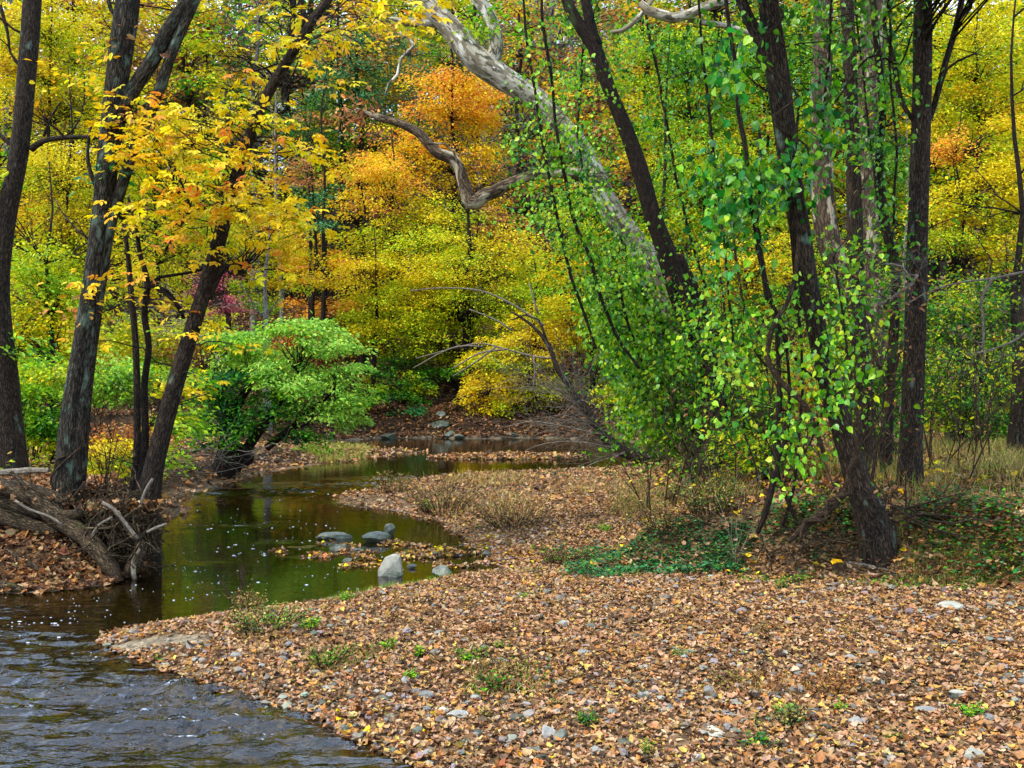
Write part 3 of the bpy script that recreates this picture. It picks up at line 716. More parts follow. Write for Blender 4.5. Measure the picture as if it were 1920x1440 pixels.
def crown(wood, leaf, stems, lobe, Y, size, tmpl, twr=.012, tilt=.62, twig=True):
    """lobe: (px,py,rx,ry,sprays,leaves per spray,palette[,Y,depth m,spray R])"""
    px, py, rx, ry, ns, nl, names = lobe[:7]
    yy = lobe[7] if len(lobe) > 7 and lobe[7] else Y
    c = P(px, py, yy); ax = rx * yy / F; az = ry * yy / F; ay = lobe[8] if len(lobe) > 8 and lobe[8] else ax * .8
    R0 = lobe[9] if len(lobe) > 9 else max(.30, min(.85, .35 * min(ax, az) + .25))
    q = rng.normal(size=(ns, 3)); q = nrm(q) * rng.uniform(.05, 1, (ns, 1)) ** .45
    pts = c + q * np.array([ax, ay, az])
    S = np.vstack(stems)
    tone = fbm(pts[:, 0] * .5 + pts[:, 1] * .3, pts[:, 2] * .6, 2, 5)
    for k, p in enumerate(pts):
        dS = S[:, :3] - p; dist = np.linalg.norm(dS * np.array([1, 1, 1.0]), axis=1) + np.where(S[:, 2] > p[2] - .1 * np.linalg.norm(dS[:, :2], axis=1), 1.2, 0)
        j = int(np.argmin(dist)); a = S[j, :3]
        if twig: tube(wood, twigpath(a, p, min(twr * (.5 + .25 * np.linalg.norm(p - a)), S[j, 3] * .6), .10), 4, .5)
        nm = names if isinstance(names, str) else (names[0] if rng.random() < .5 + .8 * tone[k] + .35 * (p[2] - c[2]) / az else names[-1])
        o = p - a; o = o if np.hypot(o[0], o[1]) > .05 else rng.normal(size=3)
        spray(leaf, p, o, R0 * rng.uniform(.7, 1.3), int(nl * rng.uniform(.6, 1.3)), size, nm, tmpl, tilt=tilt)

def make_tree(name, label, cat, stems, lobes, Y, mats=('bark', 'leaf'), size=.1, tmpl=T_RH, group=None, sides=10, rough=.10, wob=.0, twr=.012, step=.2, extra=None, base=None, tilt=.62, flare=.10, twig=True, ground=True):
    """stems: list of photo traces (top to foot for those that reach the ground)"""
    wood, leaf = Geo(), Geo(); S = []
    for i, s in enumerate(stems):
        world = len(s) and len(s[0]) == 5                        # ('w',x,y,z,r) rows are metres
        p = [list(q[1:]) for q in s] if world else ppath(s, Y)
        grounded = i == 0 or (isinstance(s, list) and s[-1][1] > 900) if not world else i == 0
        grounded = grounded and ground
        if grounded: p = rooted(p)
        r0 = max(q[3] for q in p)
        S.append(tube(wood, p, sides if r0 > .04 else 6, step, rough, wob=wob, flare=flare if grounded else 0, lump=.12 if r0 > .08 else 0))
    foot = S[0][-1]; x, y = foot[0], foot[1]
    root = thing(name, label, cat, (x, y, gz1(x, y)), group)
    for l in lobes: crown(wood, leaf, S, l, Y, size, tmpl, twr, tilt, twig)
    if extra: extra(wood, leaf, S)
    obj('trunk', wood, M[mats[0]], root, smooth=True)
    if leaf.n: obj('crown', leaf, M[mats[1]], root)
    return root

def bl(n, L, r, depth=2, spread=.6, up=.15, lo=0., hi=1., side=0):
    def f(wd, lf, S):
        for _ in range(n):
            s = S[rng.integers(0, len(S))]; i = int(rng.uniform(lo, hi) * (len(s) - 1))
            branchlets(wd, s[i, :3], (rng.normal() + side, rng.normal() * .5, .3), L * rng.uniform(.6, 1.3), min(r, s[i, 3] * .5), depth, spread, up, 5)
    return f
# ------------------------------------------------------------------ the woods across the creek and behind
def stem_up(px, Y, top_py, w, lean=0.0, wob=.25):
    """straight-ish trunk rows in metres from the soil up to photo height top_py"""
    b = P(px, 700, Y); x = b[0]; g = gz1(x, Y); zt = P(px, top_py, Y)[2]; r = w * Y / F / 2
    n = 7; rows = []
    for k in range(n):
        t = k / (n - 1)
        rows.append(('w', x + lean * (zt - g) * t + wob * rng.normal() * t * .5, Y + wob * .4 * rng.normal() * t, g + (zt - g) * t, r * (1 - .92 * t) + .004))
    return rows[::-1]
def bt(label, px, Y, top, w, lobes, lean=0, size=None, mats=('barkdark', 'leaf'), name='tree', cat='tree', group='trees across the creek', **k):
    size = size or max(.07, Y * .0030)
    s = stem_up(px, Y, top, w, lean)
    make_tree(name, label, cat, [s], lobes, Y, mats, size, T_RH, group, 8, .08, step=.8, twr=.01, extra=bl(16, 1.6, .022, 2, .5, .2), **k)

YE, YG, GO, OR, LI, GR, TE = 'yellow', 'yg', 'gold', 'orange', 'lime', 'green', 'teal'
# centre
bt('tall blue-green oak above the middle of the creek', 640, 44, -60, 18, [(660,150,95,110,60,110,(TE,TE)), (600,240,70,70,26,90,(TE,GR)), (745,120,60,80,24,90,(TE,OR)), (620,390,50,60,16,80,(TE,GR))], group=None)
bt('orange-crowned maple behind the pale leaning sycamore limb', 850, 42, 20, 14, [(855,180,80,80,50,120,(OR,GO)), (900,220,60,70,26,110,(OR,GO)), (770,300,100,55,36,110,(OR,GO)), (870,310,80,60,30,100,(OR,GO)), (940,360,60,60,16,90,(GO,'rust'))])
bt('golden maple with orange leaves under the crooked branch', 735, 38, 240, 14, [(710,350,90,70,40,120,(GO,OR)), (820,420,100,60,44,120,(YE,YG)), (700,450,80,60,30,110,(YG,YE)), (950,440,60,70,22,100,(YE,'rust'))])
bt('large yellow-green beech with layered branches over the far bank', 880, 35.5, 330, 20, [(820,500,120,80,70,140,(YG,YE)), (760,600,110,70,56,140,(YG,YG)), (900,580,120,80,60,140,(YG,YG)), (800,680,90,40,28,120,(YG,GR)), (960,500,80,80,36,120,(YE,YG))], lean=-.02)
bt('golden low-branched beech drooping to the far bank', 1000, 33.5, 480, 12, [(950,670,90,40,50,140,(YE,YG)), (930,735,75,40,40,140,(GO,YE)), (1020,620,70,50,34,120,(YE,GO)), (1010,720,50,50,20,120,(GO,YG))], group=None)
bt('yellow-green beech sapling left of the large beech', 700, 34.5, 430, 10, [(690,600,55,60,26,120,(YG,YE)), (745,720,70,40,24,120,(YG,GR)), (660,520,60,60,24,120,(YE,OR)), (860,760,40,25,8,100,(YG,GR))])
bt('pale yellow-green tree right of the large beech', 1110, 33, 380, 12, [(1060,560,70,70,36,120,(LI,YE)), (1080,470,70,60,30,120,(YG,'tan' if 0 else YE)), (1130,640,60,60,26,120,(LI,YG)), (1080,390,70,60,22,100,(YG,'fresh'))])
bt('thin orange-leaved maple among dark trunks left of the beech', 608, 39, 340, 13, [(600,500,60,40,22,110,(OR,GO)), (590,590,60,40,18,100,(OR,'rust')), (560,450,50,60,16,100,(GO,YG))])
# top left
bt('rust-brown oak high behind the leaning hickory', 390, 50, -20, 14, [(380,70,60,60,30,80,('rust',OR)), (350,150,55,45,18,70,('rust','rust')), (460,90,50,70,12,60,('rust','brownleaf'))])
bt('yellow hickory filling the top left corner', 95, 27, -60, 14, [(110,60,90,80,60,110,(YE,YG)), (60,160,80,60,40,110,(YE,GO)), (150,190,80,70,44,110,(YE,YG)), (20,60,50,70,22,100,('rust',YE))], group=None)
bt('yellow maple between the two left trunks', 140, 22, 120, 12, [(120,330,90,70,56,110,(YE,YG)), (60,430,90,60,44,110,(GO,YG)), (170,450,60,60,30,110,(YE,YG)), (110,520,90,50,36,100,(YG,YE))])
bt('yellow-green sapling standing left of the double-stemmed tree', 100, 17, 300, 14, [(70,600,70,60,36,90,(YG,YE)), (120,560,50,50,20,90,(LI,YG)), (60,500,60,50,20,90,(YG,LI))], group=None)
bt('yellow-green maple behind the thin hickory stems', 300, 30, 100, 10, [(280,330,70,80,36,100,(YG,YE)), (350,430,80,70,44,100,(YG,YE)), (290,500,60,60,26,100,(YG,YE)), (330,250,60,60,22,100,(YE,GO))])
bt('yellow-green tree behind the leaning hickory trunk', 430, 33, 180, 12, [(440,450,70,60,34,110,(YG,YE)), (500,420,70,70,30,110,(YE,GO)), (540,500,60,50,20,100,(GO,YG)), (400,350,70,60,26,100,(YG,YE)), (470,560,60,40,18,100,(YG,LI))])
bt('small crimson-pink maple left of the creek bend', 425, 28, 470, 7, [(395,530,34,24,8,90,('pink','pink')), (425,575,30,24,8,90,('pink','pink')), (380,560,26,26,4,80,('pink','rust'))], size=.075, group=None)
bt('blue-green tree behind the leaning hickory leaves', 590, 36, 250, 12, [(590,400,40,50,14,90,(TE,GR)), (570,330,40,40,10,80,('rust',TE))])
bt('green tree at the very left edge behind the first trunk', -10, 20, 300, 12, [(30,700,60,50,20,90,(LI,YG)), (0,560,40,60,14,90,(YG,GR))])
# right side
bt('lime-green tree behind the hanging vines at the top', 1290, 30, -60, 16, [(1310,120,90,80,60,110,(LI,'vine')), (1230,230,80,80,44,110,(LI,YG)), (1370,230,60,80,30,110,(LI,GR)), (1180,120,60,80,20,100,(YG,LI))], group='trees behind the right bank')
bt('yellow-green maple behind the vine-covered trunk', 1330, 27, 180, 12, [(1290,330,80,70,48,110,(YG,LI)), (1380,400,70,70,36,110,(LI,YG)), (1270,440,70,60,34,110,(YG,YE)), (1360,300,60,60,26,100,(LI,YG))], group='trees behind the right bank')
bt('golden maple between the vine trunk and the leaning trunk', 1420, 22, 380, 10, [(1400,530,80,60,40,110,(YE,GO)), (1350,490,60,50,22,110,(YG,YE)), (1450,470,50,60,20,110,(YG,YE)), (1400,620,70,50,24,100,(GR,YG))], group='trees behind the right bank')
bt('green and yellow tree between the leaning and straight trunks', 1600, 26, -40, 18, [(1540,160,70,90,36,110,(LI,GR)), (1660,120,60,90,34,110,(GR,LI)), (1450,90,60,80,36,110,(LI,GR)), (1500,220,50,70,26,110,(LI,YG)), (1560,330,60,60,24,110,(YG,LI)), (1670,330,50,80,22,110,(GR,YG)), (1570,480,60,60,24,110,(YG,GR))], group='trees behind the right bank')
bt('tall golden maple in the top right corner', 1835, 25, -60, 16, [(1820,80,100,90,66,120,(YE,YG)), (1870,200,80,80,44,120,(GO,YG)), (1780,200,60,70,30,120,(YG,GO))], group='trees behind the right bank')
bt('gold and orange maple halfway up the right edge', 1800, 22, 200, 10, [(1785,275,44,34,14,90,(OR,GO)), (1850,360,80,70,44,120,(YE,YG)), (1900,280,50,80,22,120,(GO,YG)), (1780,430,60,60,26,120,(GO,YG)), (1860,480,70,50,28,110,(YG,GO))], group='trees behind the right bank')
bt('green-leaved young tree low at the right edge', 1840, 18, 420, 8, [(1820,570,90,50,34,100,(GR,YG)), (1900,620,50,50,18,90,(GR,YG)), (1760,600,60,50,22,90,(GR,GR)), (1700,620,40,60,10,90,(GR,YG))], group='trees behind the right bank')
bt('dark green undergrowth tree behind the straight trunk', 1660, 19, 460, 8, [(1640,560,60,70,24,90,(GR,YG)), (1560,640,50,60,18,90,(GR,YG)), (1650,700,50,40,12,90,(GR,GR))], group='trees behind the right bank')

# the far hillside: three kinds of tree, each built once and copied
def hill_tree(kind, names, n_sp, bare=False):
    wood, leaf = Geo(), Geo(); H = 15
    rows = [(.25 * rng.normal() * k / 6, .25 * rng.normal() * k / 6, H * k / 6 - .3, .20 * (1 - .8 * k / 6) + .02) for k in range(7)]
    S = tube(wood, rows, 7, 1.0, .05)
    for _ in range(n_sp):
        h = rng.uniform(.22, 1.0) * H; a = rng.uniform(0, 6.28); R = (1.2 + 3.0 * math.sin(min(1, (1.06 - h / H) * 1.5) * 1.57)) * rng.uniform(.35, 1)
        j = int(np.argmin(np.abs(S[:, 2] - max(h - .35 * R, .5)))); p = np.array([math.cos(a) * R, math.sin(a) * R, h])
        tube(wood, twigpath(S[j, :3], p, .035 if not bare else .05, .08), 4, .8)
        if bare:
            for _ in range(3): branchlets(wood, S[j, :3] * .3 + p * .7, p - S[j, :3], 1.4, .018, 1, .6, .2, 3)
        else: spray(leaf, p, p, rng.uniform(.7, 1.2), 60, .20, names[0] if rng.random() < .6 else names[1], T_RH, tilt=.7)
    r = bpy.data.objects.new('tree', None); COL.objects.link(r)
    a = bpy.data.objects.new('trunk', wood.mesh('trunk', M['barkgrey' if bare else 'barkdark'], True)); COL.objects.link(a); a.parent = r
    if leaf.n: b = bpy.data.objects.new('crown', leaf.mesh('crown', M['leaf'])); COL.objects.link(b); b.parent = r
    return r
kinds = [('yellow-leaved tree far up the hillside behind the creek', hill_tree(0, ('yellow', 'yg'), 110)), ('rust-leaved tree far up the hillside behind the creek', hill_tree(1, ('rust', 'gold'), 90)),
         ('green-leaved tree far up the hillside behind the creek', hill_tree(2, ('yg', 'green'), 110)), ('bare grey tree far up the hillside behind the creek', hill_tree(3, None, 70, True))]
def hill_copy(root, lab, x, y, s, first):
    o = root if first else root.copy()
    if not first:
        COL.objects.link(o)
        for c in root.children:
            d = c.copy(); COL.objects.link(d); d.parent = o
    o.location = (x, y, gz1(x, y)); o.rotation_euler = (0, 0, rng.uniform(0, 6.28)); o.scale = (s, s, s)
    tag(o, lab, 'tree', lab.split(' far up')[0] + 's far up the hillside')
cnt = [0, 0, 0, 0]
for (y0, y1, n) in [(44, 54, 26), (54, 66, 38), (66, 92, 60)]:
    for k in range(n):
        y = rng.uniform(y0, y1); t = (k + rng.uniform(.1, .9)) / n; x = (-.60 + 1.2 * t) * y
        u = x / y * F + 960
        if 380 < u < 660 and y < 66: kk = rng.choice([3, 3, 1, 2])
        elif u > 1150: kk = rng.choice([0, 2, 0, 2, 1])
        elif u > 900: kk = rng.choice([3, 1, 0, 3])
        else: kk = rng.choice([0, 1, 2, 3, 0])
        hill_copy(kinds[kk][1], kinds[kk][0], x, y, rng.uniform(.85, 1.4), cnt[kk] == 0); cnt[kk] += 1
# individual bare trunks standing between the crowns
for (lab, px, Y, top, w, mat) in [
    ('thick pale grey trunk rising behind the bright green bush', 501, 30, 380, 17, 'barkgrey'),
    ('thin dark trunk beside its twin left of the yellow beech', 607, 37, 120, 11, 'barkdark'),
    ('dark slim trunk, left one of the pair left of the yellow beech', 582, 38, 200, 10, 'barkdark'),
    ('dark trunk at the left side of the yellow beech', 684, 38, 330, 14, 'barkdark'),
    ('straight dark trunk seen through the middle of the yellow beech', 886, 38, 400, 13, 'barkdark'),
    ('grey trunk behind the blue-green oak', 530, 40, 60, 11, 'barkgrey'),
    ('grey trunk standing under the rust-brown oak', 475, 38, 240, 16, 'barkgrey'),
    ('slender trunk far left behind the rail', 103, 19, 420, 17, 'barkdark'),
    ('pale birch-like trunk between the two right trunks', 1691, 30, 180, 9, 'barkgrey'),
    ('dark trunk right of the straight trunk low in the woods', 1778, 20, 640, 15, 'barkdark'),
    ('slim dark trunk near the right edge low in the woods', 1868, 21, 560, 12, 'barkdark'),
    ('second slim dark trunk near the right edge low in the woods', 1886, 24, 500, 13, 'barkdark'),
    ('thin dark trunk running up beside the right frame edge', 1906, 17, -40, 17, 'barkdark'),
    ('grey trunk with pale wood showing, right of the straight trunk', 1783, 17.5, 690, 16, 'barkgrey'),
    ('dark bole leaning behind the vine curtain', 1240, 26, 60, 14, 'barkdark')]:
    s = stem_up(px, Y, top, w, rng.normal() * .01); make_tree('bare_tree', lab, 'tree', [s], [], Y, (mat, 'leaf'), group='bare trunks in the woods', sides=9, step=.6,
        extra=lambda wd, lf, S: [branchlets(wd, S[0][i, :3], (rng.normal(), rng.normal() * .4, .5), 1.3, .02, 1, .5, .2, 4) for i in rng.integers(0, max(1, len(S[0]) // 2), 5)])
# ------------------------------------------------------------------ left foreground trees
make_tree('hickory_tree', 'thick dark trunk at the left frame edge curving up out of the picture', 'tree',
    [[(75,-330,24),(68,-120,30),(60,0,32),(50,130,32),(36,280,33),(14,400,34),(0,500,38),(-3,600,44),(5,700,50),(12,800,54),(16,872,64)],
     [(185,258,5),(150,257,7),(110,259,9),(80,265,10),(58,280,13)], [(115,190,3),(98,215,4),(82,255,6)], [(-80,190,5),(-30,225,7),(10,262,9),(36,285,11)],
     [(0,10,8),(14,60,6),(20,100,5),(40,125,8)], [(140,-300,8),(100,-200,12),(70,-110,16)], [(10,-320,8),(35,-200,12),(62,-80,16)]],
    [(60,-240,110,60,10,40,(YE,YG)), (-60,350,60,60,14,40,(YG,LI)), (30,640,40,40,5,30,(LI,GR))], 13.6, ('bark', 'leaf'), .11, T_OV, None, 20, .07, step=.08, extra=bl(9, 1.2, .02))
make_tree('lichen_tree', 'large double-stemmed tree with blue-green lichen standing over the log pile', 'tree',
    [[(262,-330,26),(250,-150,34),(240,0,44),(228,90,44),(216,180,40),(204,280,38),(192,400,36),(176,520,36),(158,640,38),(142,740,41),(131,840,44),(126,944,52)],
     [(520,-240,10),(440,-100,17),(365,-10,24),(320,50,27),(285,115,27),(255,160,26),(232,205,26),(215,260,22)],
     [(420,-150,8),(385,-40,14),(362,10,16),(338,60,18),(318,110,18),(298,170,19),(270,240,19),(245,300,20),(222,370,21),(205,430,21),(192,500,23),(178,590,25),(165,680,27),(154,780,30),(144,900,34)],
     [(205,-60,8),(204,5,8),(220,35,9),(232,60,12)], [(170,235,6),(164,290,7),(172,330,9),(190,370,9)], [(300,160,2),(285,185,4),(252,210,5)]],
    [(200,100,60,60,5,25,(GO,'brownleaf')), (260,210,45,30,5,30,(GO,'rust')), (330,-230,120,60,8,40,(YE,GO)), (165,560,40,40,6,18,(GO,'rust')), (205,322,25,16,5,12,('deep','teal'))],
    10.9, ('barklichen', 'leaf'), .09, T_OV, None, 26, .09, step=.06, twr=.006, extra=bl(10, 1.0, .015))
def hick(wd, lf, S):
    # big compound leaves held out flat in front of the stems
    for (px, py, rx, ry, n, yy, nm) in [(250,200,60,30,40,10.6,GO),(300,260,90,36,110,10.5,'gold'),(390,200,70,30,60,10.9,YE),(430,270,80,30,80,10.6,GO),(480,230,50,40,50,11.0,YE),(540,285,50,40,50,11.2,YE),(340,330,90,40,100,10.5,GO),
        (450,350,80,40,90,10.8,GO),(520,380,60,40,60,11.0,YE),(400,420,90,36,90,10.6,YE),(480,440,70,36,60,10.8,GO),(330,400,60,30,50,10.5,YE),(230,300,50,30,36,10.4,GO),(560,40,60,40,50,10.8,YE),(620,110,50,40,36,10.8,GO),
        (690,30,70,36,70,10.5,GO),(740,15,50,24,50,10.5,YE),(470,150,40,50,30,11.0,YE),(250,450,50,40,30,10.6,GO),(520,500,50,24,30,11.0,GO),(600,320,30,40,16,11.2,YE),(300,520,50,24,14,10.8,GO),(330,580,40,20,10,10.8,YE),(390,620,50,24,20,10.9,YE),(345,650,24,24,10,10.8,YG),(155,540,40,24,12,10.5,GO),(190,640,22,14,6,10.6,GO),(370,720,24,30,12,11.1,LI),(340,790,24,24,10,11.2,YG)]:
        n = int(n * .95); Sx = np.vstack(S)
        k = max(1, n // 9); cs = [P(px + rng.uniform(-1, 1) * rx * 1.35, py + rng.uniform(-1, 1) * ry * 1.4, yy + rng.uniform(-.5, .5)) for _ in range(k)]
        for c in cs:
            j = int(np.argmin(np.linalg.norm(Sx[:, :3] - c, axis=1) + np.where(Sx[:, 2] > c[2] + .1, 1.0, 0)))
            tube(wd, twigpath(Sx[j, :3], c, .008, .06, 6), 4, .25)
            o = nrm(c - Sx[j, :3] + 1e-4); m = 9
            d = o * .6 + rng.normal(size=(m, 3)) * .6; d[:, 2] = d[:, 2] * .4 - .22
            p = c + rng.normal(size=(m, 3)) * np.array([.13, .13, .05])
            leaves(lf, p, d, up_random(m, .45), rng.uniform(.12, .21, m), T_COMP, pal([nm, GO, 'orange'] if rng.random() < .35 else [nm, nm, YE], m))
make_tree('hickory_tree', 'smooth grey trunk leaning right over the water, hung with golden leaves', 'tree',
    [[(650,-60,10),(612,5,14),(585,40,16),(562,78,17),(535,120,18),(508,165,19),(484,212,20),(462,275,22),(442,340,23),(425,400,25),(403,480,27),(383,545,28),(362,612,29),(338,690,31),(318,760,32),(300,830,34),(287,885,37),(277,955,48)],
     [(560,-60,8),(566,10,11),(572,40,12),(570,60,13)], [(455,500,9),(425,498,10),(405,530,11),(392,560,12)], [(330,595,5),(345,585,5),(320,560,6),(298,540,8)],
     [(400,400,4),(360,395,5),(310,470,5)], [(520,120,3),(480,132,4),(452,130,3)]],
    [], 11.25, ('bark', 'leaf'), .1, T_OV, None, 20, .05, step=.07, extra=lambda w_, l_, S: (hick(w_, l_, S), bl(12, .9, .008, 2)(w_, l_, S)))
SP = 'slender twin stems between the two left trunks'
make_tree('sapling', 'left one of two slender upright stems beside the leaning grey trunk', 'tree',
    [[(232,420,7),(240,480,9),(247,560,11),(254,640,12),(257,740,13),(257,850,14),(250,938,18)]], [(235,450,30,40,5,12,(GO,YE))], 11.35, ('bark', 'leaf'), .09, T_OV, SP, 12, .05, step=.1, extra=bl(5, .6, .006))
make_tree('sapling', 'right one of two slender upright stems, kinked and forked at the top', 'tree',
    [[(240,370,5),(255,420,7),(262,475,9),(276,528,11),(271,590,12),(279,650,12),(271,720,13),(272,800,14),(270,860,16),(262,945,20)],
     [(345,597,7),(325,560,8),(312,545,8),(285,535,9),(274,530,9)], [(460,512,4),(410,500,5),(350,512,6),(300,520,6),(280,532,7)]], [(280,560,30,20,4,12,(GO,YE))], 11.3, ('barkdark', 'leaf'), .09, T_OV, SP, 12, .05, step=.08, extra=bl(6, .6, .006))

# ------------------------------------------------------------------ sycamore, its crooked limb and the pale limb
make_tree('sycamore_tree', 'great sycamore with white mottled bark arching left across the top centre', 'tree',
    [[(740,-90,34),(790,0,38),(842,48,40),(892,108,46),(950,150,42),(1005,183,38),(1045,225,34),(1082,268,34),(1112,320,37),(1140,385,42),(1178,440,46),(1212,490,54),(1255,560,58),(1300,640,62),(1326,740,66),(1336,870,86)],
     [(850,-120,18),(878,-30,22),(908,15,24),(925,50,25),(930,95,26),(915,125,28)],
     [(700,44,5),(720,36,10),(750,40,13),(785,42,18),(815,40,22)],
     [(1130,400,12),(1150,415,20),(1165,425,28)]],
    [(800,-230,160,60,14,60,(YG,YE)), (930,40,40,40,7,30,('vine',LI)), (880,60,30,30,4,24,(LI,'vine'))], 14.8, ('sycamore', 'leaf'), .10, T_OV, None, 26, .05, step=.08,
    extra=lambda wd, lf, S: [tube(wd, ppath([(750,62,5),(768,72,7),(776,86,6),(752,110,6),(745,140,5),(728,158,4),(722,180,3)], 14.6), 6, .1)])
sy = COL.objects[-1]
syc = [o for o in COL.objects if o.name.startswith('sycamore_tree')][0]
g = Geo()
tube(g, ppath([(668,204,5),(690,213,9),(718,222,13),(755,234,15),(785,250,17),(803,270,18),(822,288,20),(845,296,21),(860,312,20),(868,338,21),(874,358,23),(882,378,27),(892,379,27),(905,368,24),(925,360,22),(950,347,20),(985,333,19),(1020,326,19),(1060,324,21),(1098,330,26)], 14.2), 18, .05, .12, lump=.3)
tube(g, ppath([(800,268,6),(812,270,5),(835,270,4),(850,285,4),(862,315,4),(870,335,4)], 14.05), 6, .08)
tube(g, ppath([(640,208,2),(660,206,3),(676,205,4)], 14.2), 5, .08)
for (a, b) in [(760,235),(815,285),(862,320),(905,366),(960,342),(1020,326),(845,298),(790,252),(885,372),(930,358)]: branchlets(g, P(a, b, 14.2), (rng.normal() * .6, rng.normal() * .3, .9), rng.uniform(.25, .6), .007, 2, .7, .1, 4)
for _ in range(6): branchlets(g, P(690 + rng.uniform(-20, 60), 215 + rng.uniform(0, 10), 14.2), (-1, rng.normal() * .4, rng.normal() * .5), .4, .006, 1, .7, .1, 4)
o = obj('crooked_limb', g, M['limb'], syc, smooth=True); o['label'] = 'bare crooked limb bending sharply at an elbow'
g = Geo(); 
for (px, py, n) in [(670,210,70), (648,222,50), (700,235,20)]:
    p = P(px, py, 14.2) + rng.normal(size=(n, 3)) * np.array([.16, .2, .13]); leaves(g, p, horiz(n) - np.array([0, 0, .6]), horiz(n), rng.uniform(.07, .12, n), T_OV, pal(['rust', 'brownleaf', 'rust'], n))
obj('withered_leaves', g, M['dry'], syc)
make_tree('sycamore_limb', 'short white sycamore limb entering at the top right of centre', 'branch',
    [[(1200,5,14),(1215,20,18),(1240,28,20),(1262,34,20),(1290,28,18),(1320,14,18),(1350,5,17),(1420,-40,14)]], [], 13.0, ('sycamore', 'leaf'), ground=False, extra=lambda wd, lf, S: [tube(wd, ppath([(1290,36,12),(1330,44,12),(1370,50,10),(1410,65,8)], 13.1), 8, .1), tube(wd, ppath([(1145,60,6),(1165,58,9),(1190,40,9),(1215,10,9),(1250,-40,10)], 13.4), 8, .1)])

# ------------------------------------------------------------------ right-hand trunks
RV = 'vine-hung trunks on the right bank'
make_tree('leaning_tree', 'dark vine-wrapped trunk slanting up left in front of the sycamore', 'tree',
    [[(1035,-90,17),(1062,0,20),(1085,45,22),(1112,85,25),(1132,140,25),(1155,200,26),(1180,262,28),(1203,330,30),(1222,400,31),(1243,455,34),(1262,510,42),(1286,580,44),(1312,640,44),(1334,720,48),(1345,865,62)],
     [(1080,-80,14),(1097,0,18),(1108,50,19),(1120,85,20)], [(1270,480,24),(1310,560,22),(1335,600,24),(1345,660,26)]], [(1040,-220,120,60,12,50,('vine',LI))], 13.9, ('barkdark', 'leaf'), .1, T_OV, RV, 18, .12, step=.07, extra=bl(10, .7, .01))
make_tree('leaning_tree', 'stout brown trunk leaning left at the bank edge with twisted vines at its foot', 'tree',
    [[(1425,-160,34),(1440,0,36),(1450,80,40),(1462,170,42),(1474,260,38),(1486,350,36),(1500,430,35),(1513,520,35),(1530,610,36),(1552,710,37),(1578,800,40),(1602,880,46),(1626,950,54),(1645,1010,64)],
     [(1360,-80,16),(1388,-5,20),(1404,35,22),(1425,75,24),(1445,120,24)]], [(1450,-330,260,130,60,80,('green',LI),8.6,1.6,.6), (1750,-380,260,130,50,80,('green',YG),7.6,1.6,.6)], 9.35, ('bark', 'leaf'), .09, T_OV, RV, 24, .07, step=.06, extra=bl(8, .6, .01, lo=0, hi=.5))  # both lobes sit above the frame, added to shade the right bank
make_tree('slender_tree', 'slim dark upright trunk behind the stout leaning one', 'tree',
    [[(1580,-160,22),(1588,0,25),(1594,150,26),(1600,330,27),(1604,480,29),(1608,600,31),(1618,720,33),(1622,860,42)],
     [(1500,180,5),(1540,150,6),(1570,130,7),(1592,160,8)]], [(1600,-300,200,110,40,80,('green',LI))], 12.4, ('bark', 'leaf'), .09, T_OV, RV, 16, .07, step=.1, extra=bl(14, .9, .01, hi=.6))  # dense lobe above the frame, put in to shade the right bank
make_tree('old_sycamore_tree', 'broad brown and cream mottled trunk behind the slim dark one', 'tree',
    [[(1644,-160,44),(1640,0,46),(1632,150,48),(1626,300,50),(1622,420,50),(1628,560,50),(1640,700,52),(1652,850,70)],
     [(1548,-120,30),(1544,40,34),(1541,150,36),(1540,260,38),(1543,380,42),(1560,470,42),(1600,560,38)]], [(1560,-220,110,60,10,50,(YG,LI))], 15.2, ('sycold', 'leaf'), .1, T_OV, None, 20, .07, step=.12)
make_tree('straight_tree', 'straight dark grey trunk with pale lichen spots, right of the leaning one', 'tree',
    [[(1728,-160,30),(1730,0,33),(1729,150,34),(1725,300,35),(1720,450,36),(1716,600,37),(1711,750,39),(1706,860,43),(1704,955,54)],
     [(1812,-90,8),(1803,0,12),(1790,60,12),(1772,120,12),(1760,165,12),(1748,210,11),(1733,240,11)], [(1655,45,4),(1670,90,9),(1680,140,11),(1690,190,10),(1712,225,9)],
     [(1830,100,4),(1795,115,5),(1775,130,6),(1757,185,7)]], [(1760,-320,240,130,60,80,('gold',YG),9.6,1.6,.6), (1950,-200,150,100,36,70,('gold',GR),8.6,1.2,.6)], 10.9, ('bark', 'leaf'), .09, T_OV, None, 20, .05, step=.08, extra=bl(12, .7, .008, hi=.7))  # unseen upper lobes added so their shade falls on the right bank
make_tree('bare_tree', 'heavy trunk cut off by the right frame edge below the middle', 'tree',
    [[(1985,-100,26),(1970,160,30),(1945,420,34),(1932,560,38),(1924,700,42),(1920,835,56)]], [], 14.5, ('bark', 'leaf'), group=None, sides=14, step=.15)
make_tree('bare_tree', 'crooked dark trunk leaning left beside the slim trunk on the right bank', 'tree',
    [[(1630,-100,10),(1640,40,12),(1655,200,14),(1648,300,15),(1660,420,17),(1680,520,17),(1675,640,18),(1665,760,20),(1660,890,24)]], [(1650,250,30,80,6,30,('green',LI)), (1660,500,24,60,5,30,('green',LI))], 11.8, ('barkdark', 'leaf'), .08, T_OV, RV, 12, .08, step=.1, extra=bl(12, .6, .008))

